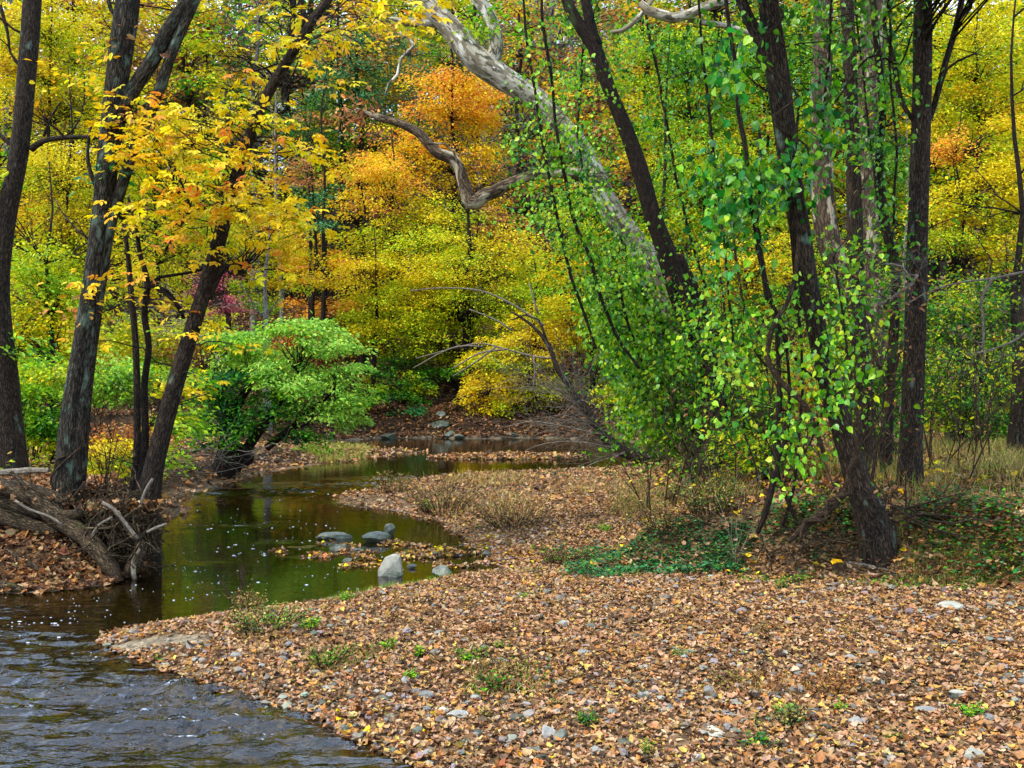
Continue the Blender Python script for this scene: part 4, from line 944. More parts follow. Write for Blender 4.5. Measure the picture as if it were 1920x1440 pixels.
# ------------------------------------------------------------------ climbing and hanging vines
def vine(label, path, Y, lobes, w=None, size=.050, names=('vine', 'lime'), tmpl=T_HEART, group='green vines hanging on the right', hang=0, woodmat='barkdark', nh=26):
    """path: photo trace of the woody stem; lobes: hanging clumps (px,py,rx,ry,n[,Y])"""
    wd, lf = Geo(), Geo()
    p = ppath(path, Y); S = tube(wd, p, 7, .07, .12, wob=.03)
    def hangers(c, n, nm, sd=.05):
        m = n; q = c + rng.normal(size=(m, 3)) * np.array([sd, sd, sd]); d = horiz(m) * .6 - np.array([0, 0, 1.]) * rng.uniform(.2, 1.1, (m, 1))
        nn = horiz(m) + np.array([0, -.3, .55]); leaves(lf, q, d, nn, size * rng.uniform(.6, 1.25, m), tmpl, pal(nm, m))
    for l in lobes:
        px, py, rx, ry, n = l[:5]; yy = l[5] if len(l) > 5 else Y; nm = l[6] if len(l) > 6 else list(names)
        ns = max(2, int(n / 26))
        for _ in range(ns):                                     # each clump is a bunch of short hanging strands
            a = rng.uniform(0, 6.28); rr = math.sqrt(rng.random()); c = P(px + rr * rx * math.cos(a), py + rr * ry * math.sin(a), yy + rng.normal() * .35)
            L = rng.uniform(.08, .34) * (1 if Y > 12 else .8); k = 6
            st = np.column_stack([c[0] + np.cumsum(rng.normal(size=k) * .03), c[1] + np.cumsum(rng.normal(size=k) * .03), c[2] + L / 2 - L * np.arange(k) / (k - 1), np.full(k, .003)])
            j = int(np.argmin(np.linalg.norm(S[:, :3] - st[0, :3], axis=1))); tube(wd, np.vstack([twigpath(S[j, :3], st[0, :3], .004, .15, 4)[:-1], st]), 3, .15)
            for s in st: hangers(s[:3], int(32 / k), nm, .06 + .12 * rng.random())
    lobes_n = None
    if hang:
        idx = rng.integers(0, len(S), hang)
        for i in idx: hangers(S[i, :3], 4, list(names), .08)
    b = S[-1]; root = thing('vine', label, 'vine', (b[0], b[1], b[2]), group)
    obj('stem', wd, M[woodmat], root, smooth=True)
    if lf.n: obj('foliage', lf, M['vineleaf'], root)
    return root
vine('thin leafy vine hanging left of all the others from the top edge', [(975,-60,4),(985,60,5),(1002,160,5),(1016,250,6),(1030,340,6),(1052,440,6),(1085,560,6),(1118,655,5)], 12.4, [(1000,120,34,80,97), (985,240,36,40,127), (1020,330,34,50,225), (1035,420,40,50,225), (1000,390,26,30,75), (1070,480,50,50,180), (985,290,20,30,67,12.4,['deep'])], hang=40)
vine('long double vine running down past the crooked limb', [(1012,-50,5),(1020,50,6),(1034,140,6),(1042,230,6),(1058,330,7),(1072,400,7),(1100,470,7),(1125,560,7),(1160,640,7),(1198,690,6)], 12.6, [(1060,290,50,70,156), (1090,400,44,60,169), (1080,180,40,60,71), (1120,520,60,40,247), (1060,110,30,80,52), (1080,330,20,60,104,12.4,['deep','green'])], hang=50)
vine('leafy vine wrapped along the slanting dark trunk', [(1095,-40,5),(1130,90,6),(1158,200,6),(1190,310,6),(1228,420,7),(1252,520,7),(1290,640,7),(1330,800,8)], 14.3, [(1130,60,44,60,90), (1150,180,44,60,90), (1200,300,60,60,132), (1250,390,50,60,144), (1280,500,50,60,204), (1300,600,50,50,216), (1110,240,40,60,72), (1150,450,50,50,144)], hang=70)
vine('thick curtain of vine leaves reaching down to the fallen tree', [(1160,440,5),(1195,520,6),(1235,600,7),(1262,690,8),(1280,780,8),(1290,860,10)], 14.0, [(1180,540,70,50,640), (1230,620,70,60,960), (1190,680,50,50,480), (1250,720,80,50,1040), (1220,775,60,34,720), (1300,770,50,60,720), (1150,610,50,50,400), (1300,690,40,60,480), (1120,620,30,40,128)], size=.062, hang=60)
vine('airy vine leaves hanging left of the curtain under the sycamore', [(1150,480,4),(1168,560,5),(1190,640,5),(1205,680,4)], 13.2, [(1100,560,50,50,364), (1130,620,40,40,210), (1160,500,50,40,280), (1180,660,40,34,168,13.2,['deep','vine'])], hang=24)
vine('vine with large emerald leaves beside the top of the stout leaning trunk', [(1362,-40,7),(1368,60,8),(1378,130,8),(1390,230,9),(1402,320,9),(1410,400,8),(1425,470,8),(1440,560,8)], 8.9, [(1362,105,36,26,90), (1370,140,26,26,60), (1370,330,46,30,110), (1345,345,26,24,50), (1400,345,40,26,80), (1350,385,22,24,40), (1355,430,16,24,24)], names=('deep','vine'), size=.075, hang=8)
vine('emerald leaves clustered against the middle of the stout leaning trunk', [(1500,200,5),(1497,280,6),(1505,360,6),(1520,440,6)], 8.9, [(1500,330,34,22,80), (1450,310,34,24,60), (1510,300,26,40,50), (1535,230,16,30,24), (1470,345,30,18,50)], names=('deep','vine'), size=.07, hang=6)
vine('bare ropy vine drooping in a loop left of the stout leaning trunk', [(1500,440,7),(1493,510,8),(1474,570,9),(1450,605,9),(1440,650,10),(1442,680,11),(1462,712,12),(1488,738,11),(1510,760,10),(1530,800,9),(1548,850,9)], 8.9, [(1470,560,20,50,26), (1475,600,24,40,20)], size=.05, hang=3, names=('vine','lime'), woodmat='vinewood')
vine('dark rope vine dropping straight to the bank in front of the curtain', [(1425,250,6),(1430,340,7),(1424,440,7),(1438,530,8),(1455,600,8),(1460,700,9),(1460,800,12),(1456,870,13),(1440,940,12),(1418,1000,9)], 9.2, [(1380,620,60,80,90), (1395,560,40,40,50), (1430,440,30,40,24)], size=.055, hang=8, names=('green','lime'))
vine('second dark rope vine beside the dropping one, forked at its foot', [(1398,300,4),(1412,420,5),(1432,540,6),(1470,620,6),(1480,700,6),(1478,800,7),(1462,880,8),(1480,940,8),(1496,985,6)], 9.6, [(1350,740,60,60,160), (1390,690,50,50,120), (1330,650,50,60,120)], size=.055, hang=8, names=('green','lime'))
vine('twisted pair of thick vines winding off the foot of the stout leaning trunk', [(1600,700,5),(1606,760,7),(1612,800,10),(1608,840,13),(1596,880,15),(1582,920,15),(1560,948,15),(1536,965,16),(1505,990,14),(1478,1015,10)], 9.0, [(1600,560,16,60,30), (1590,650,20,40,20)], size=.06, names=('lime','vine'), woodmat='vinewood', group=None)
v2 = vine('thinner vine coiled round the twisted pair at the leaning trunk foot', [(1620,760,5),(1600,810,8),(1612,850,10),(1586,885,10),(1590,925,10),(1550,940,10),(1548,975,9),(1510,975,9),(1500,1015,7)], 8.95, [], woodmat='vinewood', group=None)
vine('bright round-leaved vine trailing down the slim dark trunk', [(1566,480,4),(1580,560,4),(1588,640,4),(1596,700,4)], 8.8, [(1582,510,12,40,16), (1594,590,14,40,20), (1600,690,16,24,18), (1540,660,20,20,14)], size=.052, names=('vine','lime'), hang=4)
vine('bright round-leaved vine in front of the stout leaning trunk, low down', [(1560,690,3),(1548,740,4),(1530,800,4),(1505,850,4)], 8.7, [(1535,715,26,16,28), (1570,755,22,10,18), (1480,830,34,30,49), (1515,800,30,40,49), (1500,870,30,16,28)], size=.052, names=('vine','lime'), hang=3)
vine('loose green vine leaves hanging across the old sycamore', [(1600,-30,4),(1612,80,4),(1625,200,4),(1640,320,4),(1650,420,4)], 11.6, [(1610,60,30,50,60), (1640,170,30,50,60), (1640,300,30,50,70), (1670,130,34,20,30), (1560,250,20,40,50), (1530,60,30,60,90), (1500,40,40,40,60)], size=.065, names=('green','vine'), hang=10)
vine('thin bare vine arcing across the top of the straight trunk', [(1715,60,3),(1690,120,4),(1650,105,4),(1615,120,5),(1560,200,4),(1510,210,3)], 10.6, [(1690,130,20,20,16)], size=.05, hang=4)
vine('thin brown vine spiralling round the stout leaning trunk', [(1430,-20,5),(1470,30,6),(1432,70,6),(1420,110,5),(1468,150,5),(1496,180,5),(1450,225,5),(1520,280,5),(1480,330,5)], 9.05, [(1440,10,40,24,40)], names=('deep','vine'), woodmat='vinewood', hang=3)

vine('long green veil hanging from the top edge left of the slanting dark trunk', [(1120,-70,4),(1100,40,5),(1090,150,5),(1085,250,5),(1095,330,5)], 14.4, [(1110,30,60,50,195), (1060,40,40,60,120), (1090,150,50,60,180), (1040,210,40,50,150), (1130,270,50,50,180), (1170,90,40,50,120), (1130,340,60,60,210), (1185,430,50,50,195)], names=('vine','lime'), hang=30)
vine('green veil hanging from the top edge right of the slanting dark trunk', [(1200,-70,4),(1215,60,5),(1240,180,5),(1262,300,5),(1290,420,5),(1320,540,5)], 14.3, [(1200,60,40,60,120), (1250,170,44,60,132), (1280,300,50,60,156), (1310,420,50,60,180), (1340,540,40,50,144), (1230,260,30,50,84)], names=('vine','green'), hang=30)
vine('green vine hanging in strands between the emerald vine and the white limb', [(1310,-60,4),(1318,80,5),(1330,220,5),(1345,360,5),(1360,500,5),(1372,640,5)], 10.8, [(1310,120,30,60,70), (1325,240,34,60,80), (1290,60,30,40,50), (1370,520,40,50,90), (1380,620,40,50,100)], names=('vine','green'), hang=16)
vine('green strands hanging from the top edge beside the slim dark trunk', [(1560,-60,4),(1555,60,5),(1548,180,5),(1540,300,5)], 10.2, [(1545,30,34,50,90), (1550,140,34,50,90), (1540,260,30,50,70), (1500,120,30,50,60), (1620,30,30,50,60)], names=('green','vine'), hang=16)
vine('green strands hanging between the slim trunk and the straight trunk', [(1672,-60,4),(1668,60,5),(1672,180,5),(1680,300,5),(1676,420,5)], 10.6, [(1670,40,34,50,90), (1676,160,30,50,70), (1660,300,34,50,80), (1640,420,30,50,60), (1690,430,20,40,30)], names=('green','vine'), hang=16)

for (lab, path, Y, wm) in [
    ('bare thin vine hanging in a slack curve left of the rope vines', [(1372,380,4),(1385,520,5),(1410,640,5),(1445,690,5),(1470,660,4),(1500,600,4)], 9.6, 'vinewood'),
    ('bare vine swinging from the emerald cluster to the leaning trunk', [(1425,430,5),(1440,540,5),(1470,640,6),(1510,700,6),(1548,716,5)], 9.2, 'barkdark'),
    ('bare vine running straight down just left of the stout leaning trunk', [(1478,380,4),(1490,520,5),(1502,660,5),(1498,800,6),(1490,900,6),(1470,985,6)], 9.3, 'barkdark'),
    ('bare vine slung between the slim trunk and the straight trunk', [(1618,560,4),(1640,660,5),(1668,720,5),(1690,700,5),(1704,620,4)], 10.4, 'vinewood'),
    ('stiff grey creeper stem leaning between the slim and the straight trunk', [(1690,640,5),(1672,740,6),(1650,830,6),(1636,900,7)], 10.6, 'vinewood'),
    ('pale bare vine arching right from the foot of the leaning trunk', [(1612,860,3),(1640,905,4),(1676,950,4),(1712,975,4),(1750,990,3)], 8.9, 'vinewood'),
    ('dark bare vine climbing the curtain of leaves near its right edge', [(1330,430,5),(1352,540,5),(1362,660,6),(1352,780,6),(1345,880,7)], 12.6, 'barkdark')]:
    vine(lab, path, Y, [], woodmat=wm, group='bare vines on the right bank')

# ------------------------------------------------------------------ shrubs and undergrowth
def shrub(name, label, px, py, Y, lobes, size=.06, nst=7, group='shrubs', H=1.2, mats=('barkdark', 'leaf'), tmpl=T_RH, tilt=.6, foot=None, sr=.012):
    c = P(px, py, Y); x = c[0]; z = gz1(x, Y)
    z = max(z, 0.0)
    wood, leaf = Geo(), Geo(); S = []
    for k in range(nst):
        a = rng.uniform(0, 6.28); L = H * rng.uniform(.6, 1.1); sp = rng.uniform(.1, .6) * L
        p = [(x, Y, z - .1, sr), (x + math.cos(a) * sp * .4, Y + math.sin(a) * sp * .4, z + L * .5, sr * .7), (x + math.cos(a) * sp, Y + math.sin(a) * sp, z + L, sr * .3)]
        S.append(tube(wood, p, 5, .2, .05, wob=.05))
    for l in lobes: crown(wood, leaf, S, l, Y, size, tmpl, .006, tilt)
    root = thing(name, label, 'shrub', (x, Y, z), group)
    obj('stems', wood, M[mats[0]], root, smooth=True)
    if leaf.n: obj('foliage', leaf, M[mats[1]], root)
    return root
# the big bright bush at the bend: dark leaning boles under a spreading mound
make_tree('green_bush', 'large bright green bush spreading over the bend of the creek', 'shrub',
    [[(470,720,12),(440,770,20),(432,820,34),(425,860,40),(405,906,50)], [(400,700,10),(420,760,16),(440,840,22),(470,865,24)], [(560,700,8),(520,760,12),(470,830,18),(440,880,22)], [(620,740,6),(570,780,9),(500,840,14)]],
    [(400,740,46,40,16,70,('emerald','green'),None,.7,.34), (390,800,40,40,14,70,('emerald','emerald'),None,.7,.34), (455,790,50,46,18,70,('emerald','green'),None,.8,.34), (440,690,50,30,14,70,('fresh','emerald'),None,.8,.3),
     (480,640,46,24,12,64,('fresh','lime'),None,.7,.3), (540,612,40,20,9,60,('fresh','lime'),None,.6,.28), (515,680,66,30,18,70,('fresh','fresh'),None,.9,.32), (600,650,70,28,20,74,('fresh','lime'),None,.8,.3), (575,715,76,36,28,80,('fresh','lime'),None,1.,.32),
     (645,700,44,26,10,60,('fresh','lime'),None,.7,.28), (520,760,56,34,16,70,('green','emerald'),None,.8,.32), (610,770,60,30,14,64,('fresh','green'),None,.8,.3), (655,790,32,20,7,56,('fresh','green'),None,.5,.26), (560,815,50,18,9,60,('green','emerald'),None,.7,.28), (640,750,50,24,9,60,('fresh','lime'),None,.7,.28), (425,770,30,60,8,60,('deep','emerald'),None,.5,.3), (430,650,46,30,14,70,('fresh','lime'),None,.8,.3), (575,610,60,24,12,60,('fresh','lime'),None,.8,.28), (500,720,70,30,16,70,('fresh','green'),None,.9,.3), (665,745,40,30,10,60,('fresh','lime'),None,.6,.28), (380,700,30,30,8,60,('fresh','lime'),None,.6,.28)], 19.6, ('barkdark', 'leaf'), .085, T_OV, None, 14, .1, step=.15, twr=.01)
def tangle(label, name, c, rx, ry, rz, n, mat, L=.5, r=.006, group=None, cat='brush', down=0.):
    g = Geo(); c = np.asarray(c, float)
    for _ in range(n):
        p = c + rng.normal(size=3) * np.array([rx, ry, rz]) * .6
        branchlets(g, p, rng.normal(size=3) * np.array([1, .6, .5]) - np.array([0, 0, down]), L * rng.uniform(.4, 1.2), r * rng.uniform(.5, 1.5), 1, .6, 0, 4)
    o = obj(name, g, M[mat], smooth=True, origin=(c[0], c[1], c[2])); return tag(o, label, cat, group)
tangle('grey tangle of dead vines hanging behind the leaning grey trunk', 'dead_vines', P(320,600,17), .8, .4, .35, 60, 'paledead', .7, .006, cat='brush')
tangle('mass of pale bare twigs over the water under the green bush', 'dead_twigs', P(365,860,15.5), .5, .4, .45, 46, 'paledead', .8, .006, cat='brush', down=.4)
tangle('purplish bare brush behind the crimson maple', 'dead_vines', P(400,645,24), 1.2, .5, .4, 50, 'twig', 1.0, .008)
for (lab, px, py, Y, lobes, kw) in [
    ('bright green leafy undergrowth behind the double-stemmed tree', 180, 760, 15.5, [(190,730,80,30,30,70,(LI,'fresh')), (110,700,60,30,20,70,(LI,YG)), (230,700,50,30,20,70,('fresh',LI))], dict(H=1.4)),
    ('yellow-green shrub low at the left edge behind the rail', 60, 800, 16.5, [(60,760,60,60,34,80,(LI,GR)), (20,720,50,40,16,80,(YG,LI)), (90,820,40,40,16,80,(GR,YG))], dict(H=1.4)),
    ('yellow-leaved shrub between the left trunks near the bank edge', 200, 880, 13.2, [(200,880,50,30,16,50,(YG,YE)), (215,850,40,30,10,50,(YE,LI))], dict(H=.7)),
    ('rust-brown dry fern patch behind the twin stems', 215, 850, 14.5, [(210,830,50,36,26,60,('rust','orange')), (300,820,24,40,10,50,('rust','gold'))], dict(H=.7, mats=('twig', 'dry'))),
    ('yellow shrub between the twin stems and the green bush', 250, 800, 13.5, [(345,790,30,40,16,40,(YG,LI)), (330,720,30,40,10,40,(YG,YE)), (318,860,24,30,6,30,(YG,LI))], dict(H=1.3)),
    ('low green plants on the point bar left of the far creek', 610, 845, 25, [(600,835,50,14,14,60,('grass',LI)), (650,842,40,8,8,50,('grass','grass'))], dict(H=.5)),
    ('yellow-green shrub filling the gap behind the rail and trunk', 130, 640, 19, [(140,640,70,50,34,90,(YG,YE)), (60,650,60,40,20,90,(LI,YG))], dict(H=2.2)),
    ('yellow-green understory left of the green bush', 280, 680, 22, [(290,690,60,50,34,90,(YG,LI)), (240,620,60,50,24,90,(YG,YE)), (330,640,40,40,16,80,(YG,'rust'))], dict(H=2.2)),
    ('green vine-draped shrub right of the fallen tree', 1330, 840, 14.2, [(1340,800,60,50,36,80,('vine',GR)), (1270,800,40,50,20,80,('vine',LI)), (1400,760,50,60,26,70,('green','vine'))], dict(H=1.3)),
    ('yellowing shrub between the rope vines and the leaning trunk', 1430, 860, 12.0, [(1420,840,60,40,20,60,('green',YG)), (1500,880,50,40,14,50,(YG,'brownleaf'))], dict(H=1.0)),
    ('dull green shrub under the old sycamore', 1650, 850, 13.0, [(1640,800,50,40,18,60,(GR,YG)), (1660,720,40,40,14,60,(GR,'vine'))], dict(H=1.3)),
    ('dark green undergrowth shrub right of the straight trunk', 1800, 820, 17, [(1790,770,60,40,26,70,(GR,YG)), (1860,800,60,30,20,70,(GR,GR)), (1760,700,40,50,16,60,(GR,YG))], dict(H=1.6)),
    ('green shrub at the far right edge behind the grass', 1900, 770, 19, [(1890,740,60,40,24,70,(GR,YG)), (1850,690,60,40,20,70,(YG,GR))], dict(H=2.0)),
    ('pale tan dry shrub at the foot of the vine curtain', 1330, 900, 14.6, [(1300,880,60,20,14,40,('grass','brownleaf')), (1260,875,40,14,8,30,('grass','rust'))], dict(H=.6, mats=('twig', 'dry'))),
    ('golden shrub behind the dropping rope vines', 1480, 760, 16, [(1480,720,60,50,26,80,(YG,GO)), (1530,760,40,40,12,70,('rust','grass'))], dict(H=1.6)),
    ('orange-tinted shrub behind the foot of the leaning trunk', 1500, 800, 14.5, [(1490,790,60,20,14,40,('rust','grass')), (1400,800,40,30,10,50,(GR,'grass'))], dict(H=.8, mats=('twig', 'dry')))]:
    shrub('shrub', lab, px, py, Y, lobes, .055 + .0015 * Y, **kw)
shrub('shrub', 'dark green undergrowth below the beeches at the left of the far bank', 740, 780, 33.2, [(740,765,60,18,14,80,('emerald','bankshade')), (690,750,40,24,10,80,('emerald','green'))], .12, H=1.0)  # three shrubs added to darken the far bank, shade in their leaf colours
shrub('shrub', 'shadowy undergrowth below the golden beech on the far bank', 900, 780, 33.4, [(860,768,60,16,12,80,('emerald','bankshade')), (960,765,60,16,10,80,('emerald','yg'))], .12, H=1.0)
shrub('shrub', 'dark bushy undergrowth behind the fallen tree on the far bank', 1100, 770, 32.8, [(1060,760,60,24,14,80,('emerald','bankshade')), (1150,740,60,34,18,80,('green','yg'))], .12, H=1.4)
# understory on the far slope
ul = 0
for (px, Y, rx, ry, nm) in [(480,34,60,40,(YG,LI)), (560,36,60,40,(OR,'rust')), (640,40,60,40,('rust',YG)), (760,40,60,46,(YG,GO)), (1180,34,60,50,(YG,LI)), (1280,32,70,60,(YG,YE)), (1420,30,80,60,(YG,GR)), (1560,32,80,60,(YG,GR)), (1740,32,80,60,(YG,GR)), (1880,30,80,60,(YG,GR)),
     (380,38,60,50,(YG,YE)), (230,34,80,60,(YG,YE)), (60,32,90,60,(YG,LI)), (700,48,70,50,(GO,'rust')), (1000,44,70,60,(YG,YE)), (880,50,80,60,(GO,YG)), (540,48,70,50,(YG,GO)), (1180,46,80,60,(YE,YG)), (1400,44,90,60,(YG,GR)), (1640,44,90,60,(YG,GR)), (1860,42,90,60,(YG,GR)), (300,46,90,60,(YE,YG)), (120,44,90,60,(YG,GO)), (-40,40,80,60,(YG,YE))]:
    x = (px - 960) / F * Y; z = gz1(x, Y) ; py = 690 - (z + 1.2 - HCAM) / Y * F
    shrub('understory_shrub', '%s understory shrub on the slope beyond the far bank' % {'yg': 'yellow-green', 'orange': 'orange', 'rust': 'rusty', 'gold': 'golden', 'yellow': 'yellow'}[nm[0]], px, py, Y, [(px, py - 20, rx, ry, 34, 90, nm, None, None, .8)], .06 + .002 * Y, H=2.2, group='understory shrubs on the far slope')
# ------------------------------------------------------------------ logs, roots and debris on the left bank
LG = 'dead logs heaped on the left bank'
def log(label, pts, Y, mat='deadwood', name='log', group=LG, sides=16, rough=.16, cat='log', step=.05, lay=True):
    g = Geo(); p = ppath(pts, Y)
    if lay:                                                     # rest it on the bank
        for k, q in enumerate(pts):
            h = G(q[0], q[1]); v = P(q[0], q[1], h[1] - q[2] * h[1] / F * .45); rr = q[2] * h[1] / F / 2; p[k] = [v[0], v[1], max(v[2], gz1(v[0], v[1]) + rr * .75), rr]
    tube(g, p, sides, step, rough, lump=.25)
    c = p[len(p) // 2][:3]; o = obj(name, g, M[mat], smooth=True, origin=tuple(c)); return tag(o, label, cat, group)
log('big weathered log sloping down right to the water, mossy at its lower end', [(55,930,18,10.6),(95,960,29,10.55),(130,983,33,10.5),(165,1010,32,10.4),(190,1040,31,10.3),(210,1067,27,10.25),(224,1086,10,10.2)], 10.4, lay=False)
log('upper brown log lying under the double-stemmed tree', [(-40,905,20,10.7),(20,918,26,10.65),(60,932,28,10.6),(95,950,26,10.6),(118,965,18,10.6)], 10.6, lay=False)
log('slimmer log resting on top of the heap', [(-30,898,12,10.9),(30,908,15,10.8),(80,920,16,10.7),(128,938,12,10.6)], 10.7, lay=False)
log('short broken log stub poking right at the tree foot', [(95,968,20,10.5),(125,966,20,10.5),(154,962,15,10.45)], 10.5, lay=False)
log('thick dark log at the back of the heap by the left frame edge', [(-60,912,30),(-10,922,32),(40,936,28),(90,950,22)], 10.95, lay=False)
log('brown log crossing under the rail toward the tree foot', [(-50,935,24),(10,940,26),(70,958,24),(120,972,16)], 10.7, lay=False)
log('thin forked log tilting over the heap at the left edge', [(20,885,8),(45,905,11),(80,925,12),(125,945,9)], 10.6, lay=False)
log('dark rotten log wedged under the heap', [(-60,962,26),(0,968,28),(60,985,24),(110,1000,16)], 10.6, lay=False)
tangle('dark broken sticks packed between the logs of the heap', 'brush_pile', P(50, 965, 10.85), .55, .18, .14, 130, 'deadwood', .4, .007)
log('grey stick lying on the leaves of the left slope', [(10,1030,7,10.0),(40,1055,11,9.95),(80,1072,9,9.9)], 10)
log('mossy dark log lying at the water edge in the bottom left corner', [(-40,1098,22,9.8),(10,1104,18,9.8),(48,1112,10,9.8)], 9.8)
log('dark stick among the leaves at the far left of the slope', [(-10,985,8,10.4),(40,995,8,10.3),(80,992,6,10.3)], 10.3)
RG = 'twisted roots hanging over the water'
log('knobbly double root reaching down into the water', [(268,1015,16,10.55),(262,1035,22,10.5),(248,1055,22,10.45),(240,1070,16,10.4),(238,1082,10,10.4)], 10.5, 'limb', 'root', RG, 12, cat='root', lay=False)
log('curved pale root behind the knobbly one', [(205,1010,8,10.6),(210,1025,10,10.55),(206,1042,10,10.5)], 10.5, 'limb', 'root', RG, 10, cat='root', lay=False)
log('second prong of the knobbly root', [(262,1030,10,10.45),(252,1052,11,10.4),(250,1068,9,10.35),(252,1088,8,10.35)], 10.4, 'limb', 'root', RG, 10, cat='root', lay=False)
log('round root knuckle above the sloping log', [(214,1010,14,10.6),(224,1012,18,10.55),(230,1018,12,10.5)], 10.5, 'limb', 'root', RG, 12, cat='root', lay=False)
def debris():
    g = Geo()
    for _ in range(560):                                       # roots and sticks jammed against the bank
        px, py = 218 + rng.normal() * 40, 995 + rng.normal() * 34
        if py > 1070 or px > 292: continue
        c = P(px, py, 10.75 + rng.normal() * .22 - max(0, (py - 960)) * .002); d = nrm(rng.normal(size=3) * np.array([1, .5, .7])); L = rng.uniform(.12, .55)
        a = c - d * L / 2; b = c + d * L / 2; tube(g, twigpath(a, b, rng.uniform(.003, .010), rng.uniform(-.1, .15), 5), 4, .12)
    for _ in range(26):
        px = rng.uniform(255, 295); c = P(px, rng.uniform(960, 1050), 10.6); tube(g, twigpath(c, c + np.array([rng.uniform(.0, .22), rng.normal() * .1, rng.uniform(-.25, .1)]), .004, -.1, 5), 4, .1)
    for (pts, w) in [([(195,945),(215,958),(235,985),(255,1015)], 9), ([(205,1010),(218,985),(250,958),(268,950)], 5), ([(160,990),(190,991),(215,989)], 6), ([(160,1005),(172,975),(195,955)], 4), ([(250,955),(252,985),(258,1000)], 4), ([(265,1010),(255,1030),(242,1050)], 6)]:
        tube(g, ppath([(a, b, w) for a, b in pts], 10.25), 7, .05, .1)
    o = obj('root_mass', g, M['deadwood'], smooth=True, origin=tuple(P(230, 1000, 10.6)))
    tag(o, 'dark tangle of roots and broken sticks jammed into the undercut left bank', 'roots')
    g = Geo()                                                   # black soil core of the undercut
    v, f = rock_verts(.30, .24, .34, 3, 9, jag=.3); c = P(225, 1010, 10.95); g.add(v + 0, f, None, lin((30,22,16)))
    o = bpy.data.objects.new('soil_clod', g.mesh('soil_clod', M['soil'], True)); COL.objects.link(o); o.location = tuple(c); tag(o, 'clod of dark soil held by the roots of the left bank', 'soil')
    g = Geo()
    n = 900; px = 225 + rng.normal(size=n) * 36; py = 940 + np.abs(rng.normal(size=n)) * 14 
    pos = np.array([P(a, b, 10.9 + rng.normal() * .2) for a, b in zip(px, py)]); 
    for t in range(12):
        q = rng.integers(0, 12, n) == t; leaves(g, pos[q], horiz(q.sum()), up_random(q.sum(), .8), rng.uniform(.05, .09, q.sum()), LITTER[t], pal('litterdark', q.sum()))
    n = 700; px = rng.uniform(-30, 150, n); py = 912 + (px + 30) * .22 + rng.normal(size=n) * 9
    pos = np.array([P(a, b, 10.85 + rng.normal() * .15) for a, b in zip(px, py)]); tt = rng.integers(0, 12, n)
    for t in range(12):
        q = tt == t; leaves(g, pos[q], horiz(q.sum()), up_random(q.sum(), .7), rng.uniform(.05, .09, q.sum()), LITTER[t], pal('litterdark', q.sum()))
    tag(obj('fallen_leaves', g, M['dry']), 'dead leaves caught on top of the root tangle and the log heap', 'leaf litter', kind='stuff')
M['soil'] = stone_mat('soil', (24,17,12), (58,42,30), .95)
debris()
for (lab, pts, w) in [('pale stick slanting across the front of the root tangle', [(192,942),(214,955),(236,982),(258,1010)], 7), ('pale twig leaning up against the root tangle from below', [(172,1006),(185,985),(210,970)], 5),
        ('thin pale stick standing against the leaning grey trunk', [(264,946),(272,922),(286,898)], 6), ('thin grey branch trailing over the dark side of the heap', [(28,938),(55,955),(92,968),(118,985)], 5), ('broken twig sticking out over the water from the root tangle', [(276,998),(292,990),(312,983)], 6)]:
    g = Geo(); p = ppath([(a, b, w) for a, b in pts], 10.15); tube(g, p, 7, .05, .1)
    tag(obj('stick', g, M['paledead'], smooth=True, origin=tuple(p[1][:3])), lab, 'stick')
# the split rail
def rail():
    g = Geo(); p = ppath([(-60,890,12,11.3),(20,885,13,11.2),(60,882,12,11.1),(92,882,8,11.05)], 11.2)
    tube(g, p, 7, .1, .08); o = obj('wooden_rail', g, M['paledead'], smooth=False, origin=tuple(p[1][:3])); tag(o, 'grey split wooden rail resting against the double-stemmed tree', 'rail')
rail()
g = Geo(); tube(g, ppath([(163,845,1.5),(150,800,2),(132,815,2),(130,830,2)], 10.6), 4, .05)
for pts in ([(96,1000),(99,960),(105,930)], [(160,905),(125,945),(90,975),(100,1015)], [(150,840),(118,868),(96,895),(102,925)], [(100,890),(108,860),(122,855)]): tube(g, ppath([(a, b, 5) for a, b in pts], 10.75), 6, .05, .1)
tag(obj('vine', g, M['vinewood'], smooth=True, origin=tuple(P(110, 900, 10.7))), 'dark bare vine looped round the foot of the double-stemmed tree', 'vine')
for i, (lab, px, py, Y, H, n) in enumerate([('upright dry weed stalks between the double-stemmed tree and the twin stems', 203, 925, 11.6, .95, 9), ('tall bent dry weed standing on the near edge of the bar', 440, 1150, 8.7, .36, 6),
        ('thin bare sapling twigs at the foot of the right bank', 1383, 1060, 9.1, .7, 3), ('dry stalks by the water at the far edge of the bar', 790, 905, 17.8, .5, 7), ('bare twiggy shrub under the vine curtain on the right', 1330, 930, 13, .9, 12)]):
    g = Geo(); b = G(px, py); x, y, z = b
    for _ in range(n): branchlets(g, (x + rng.normal() * .05, y + rng.normal() * .05, z - .02), (rng.normal() * .22, rng.normal() * .2, 1), H * rng.uniform(.7, 1.1), .006 if i != 1 else .005, 2, .35, .3, 5)
    tag(obj('dry_weed', g, M['twig' if i != 2 else 'paledead'], smooth=True, origin=(x, y, z)), lab, 'weed')

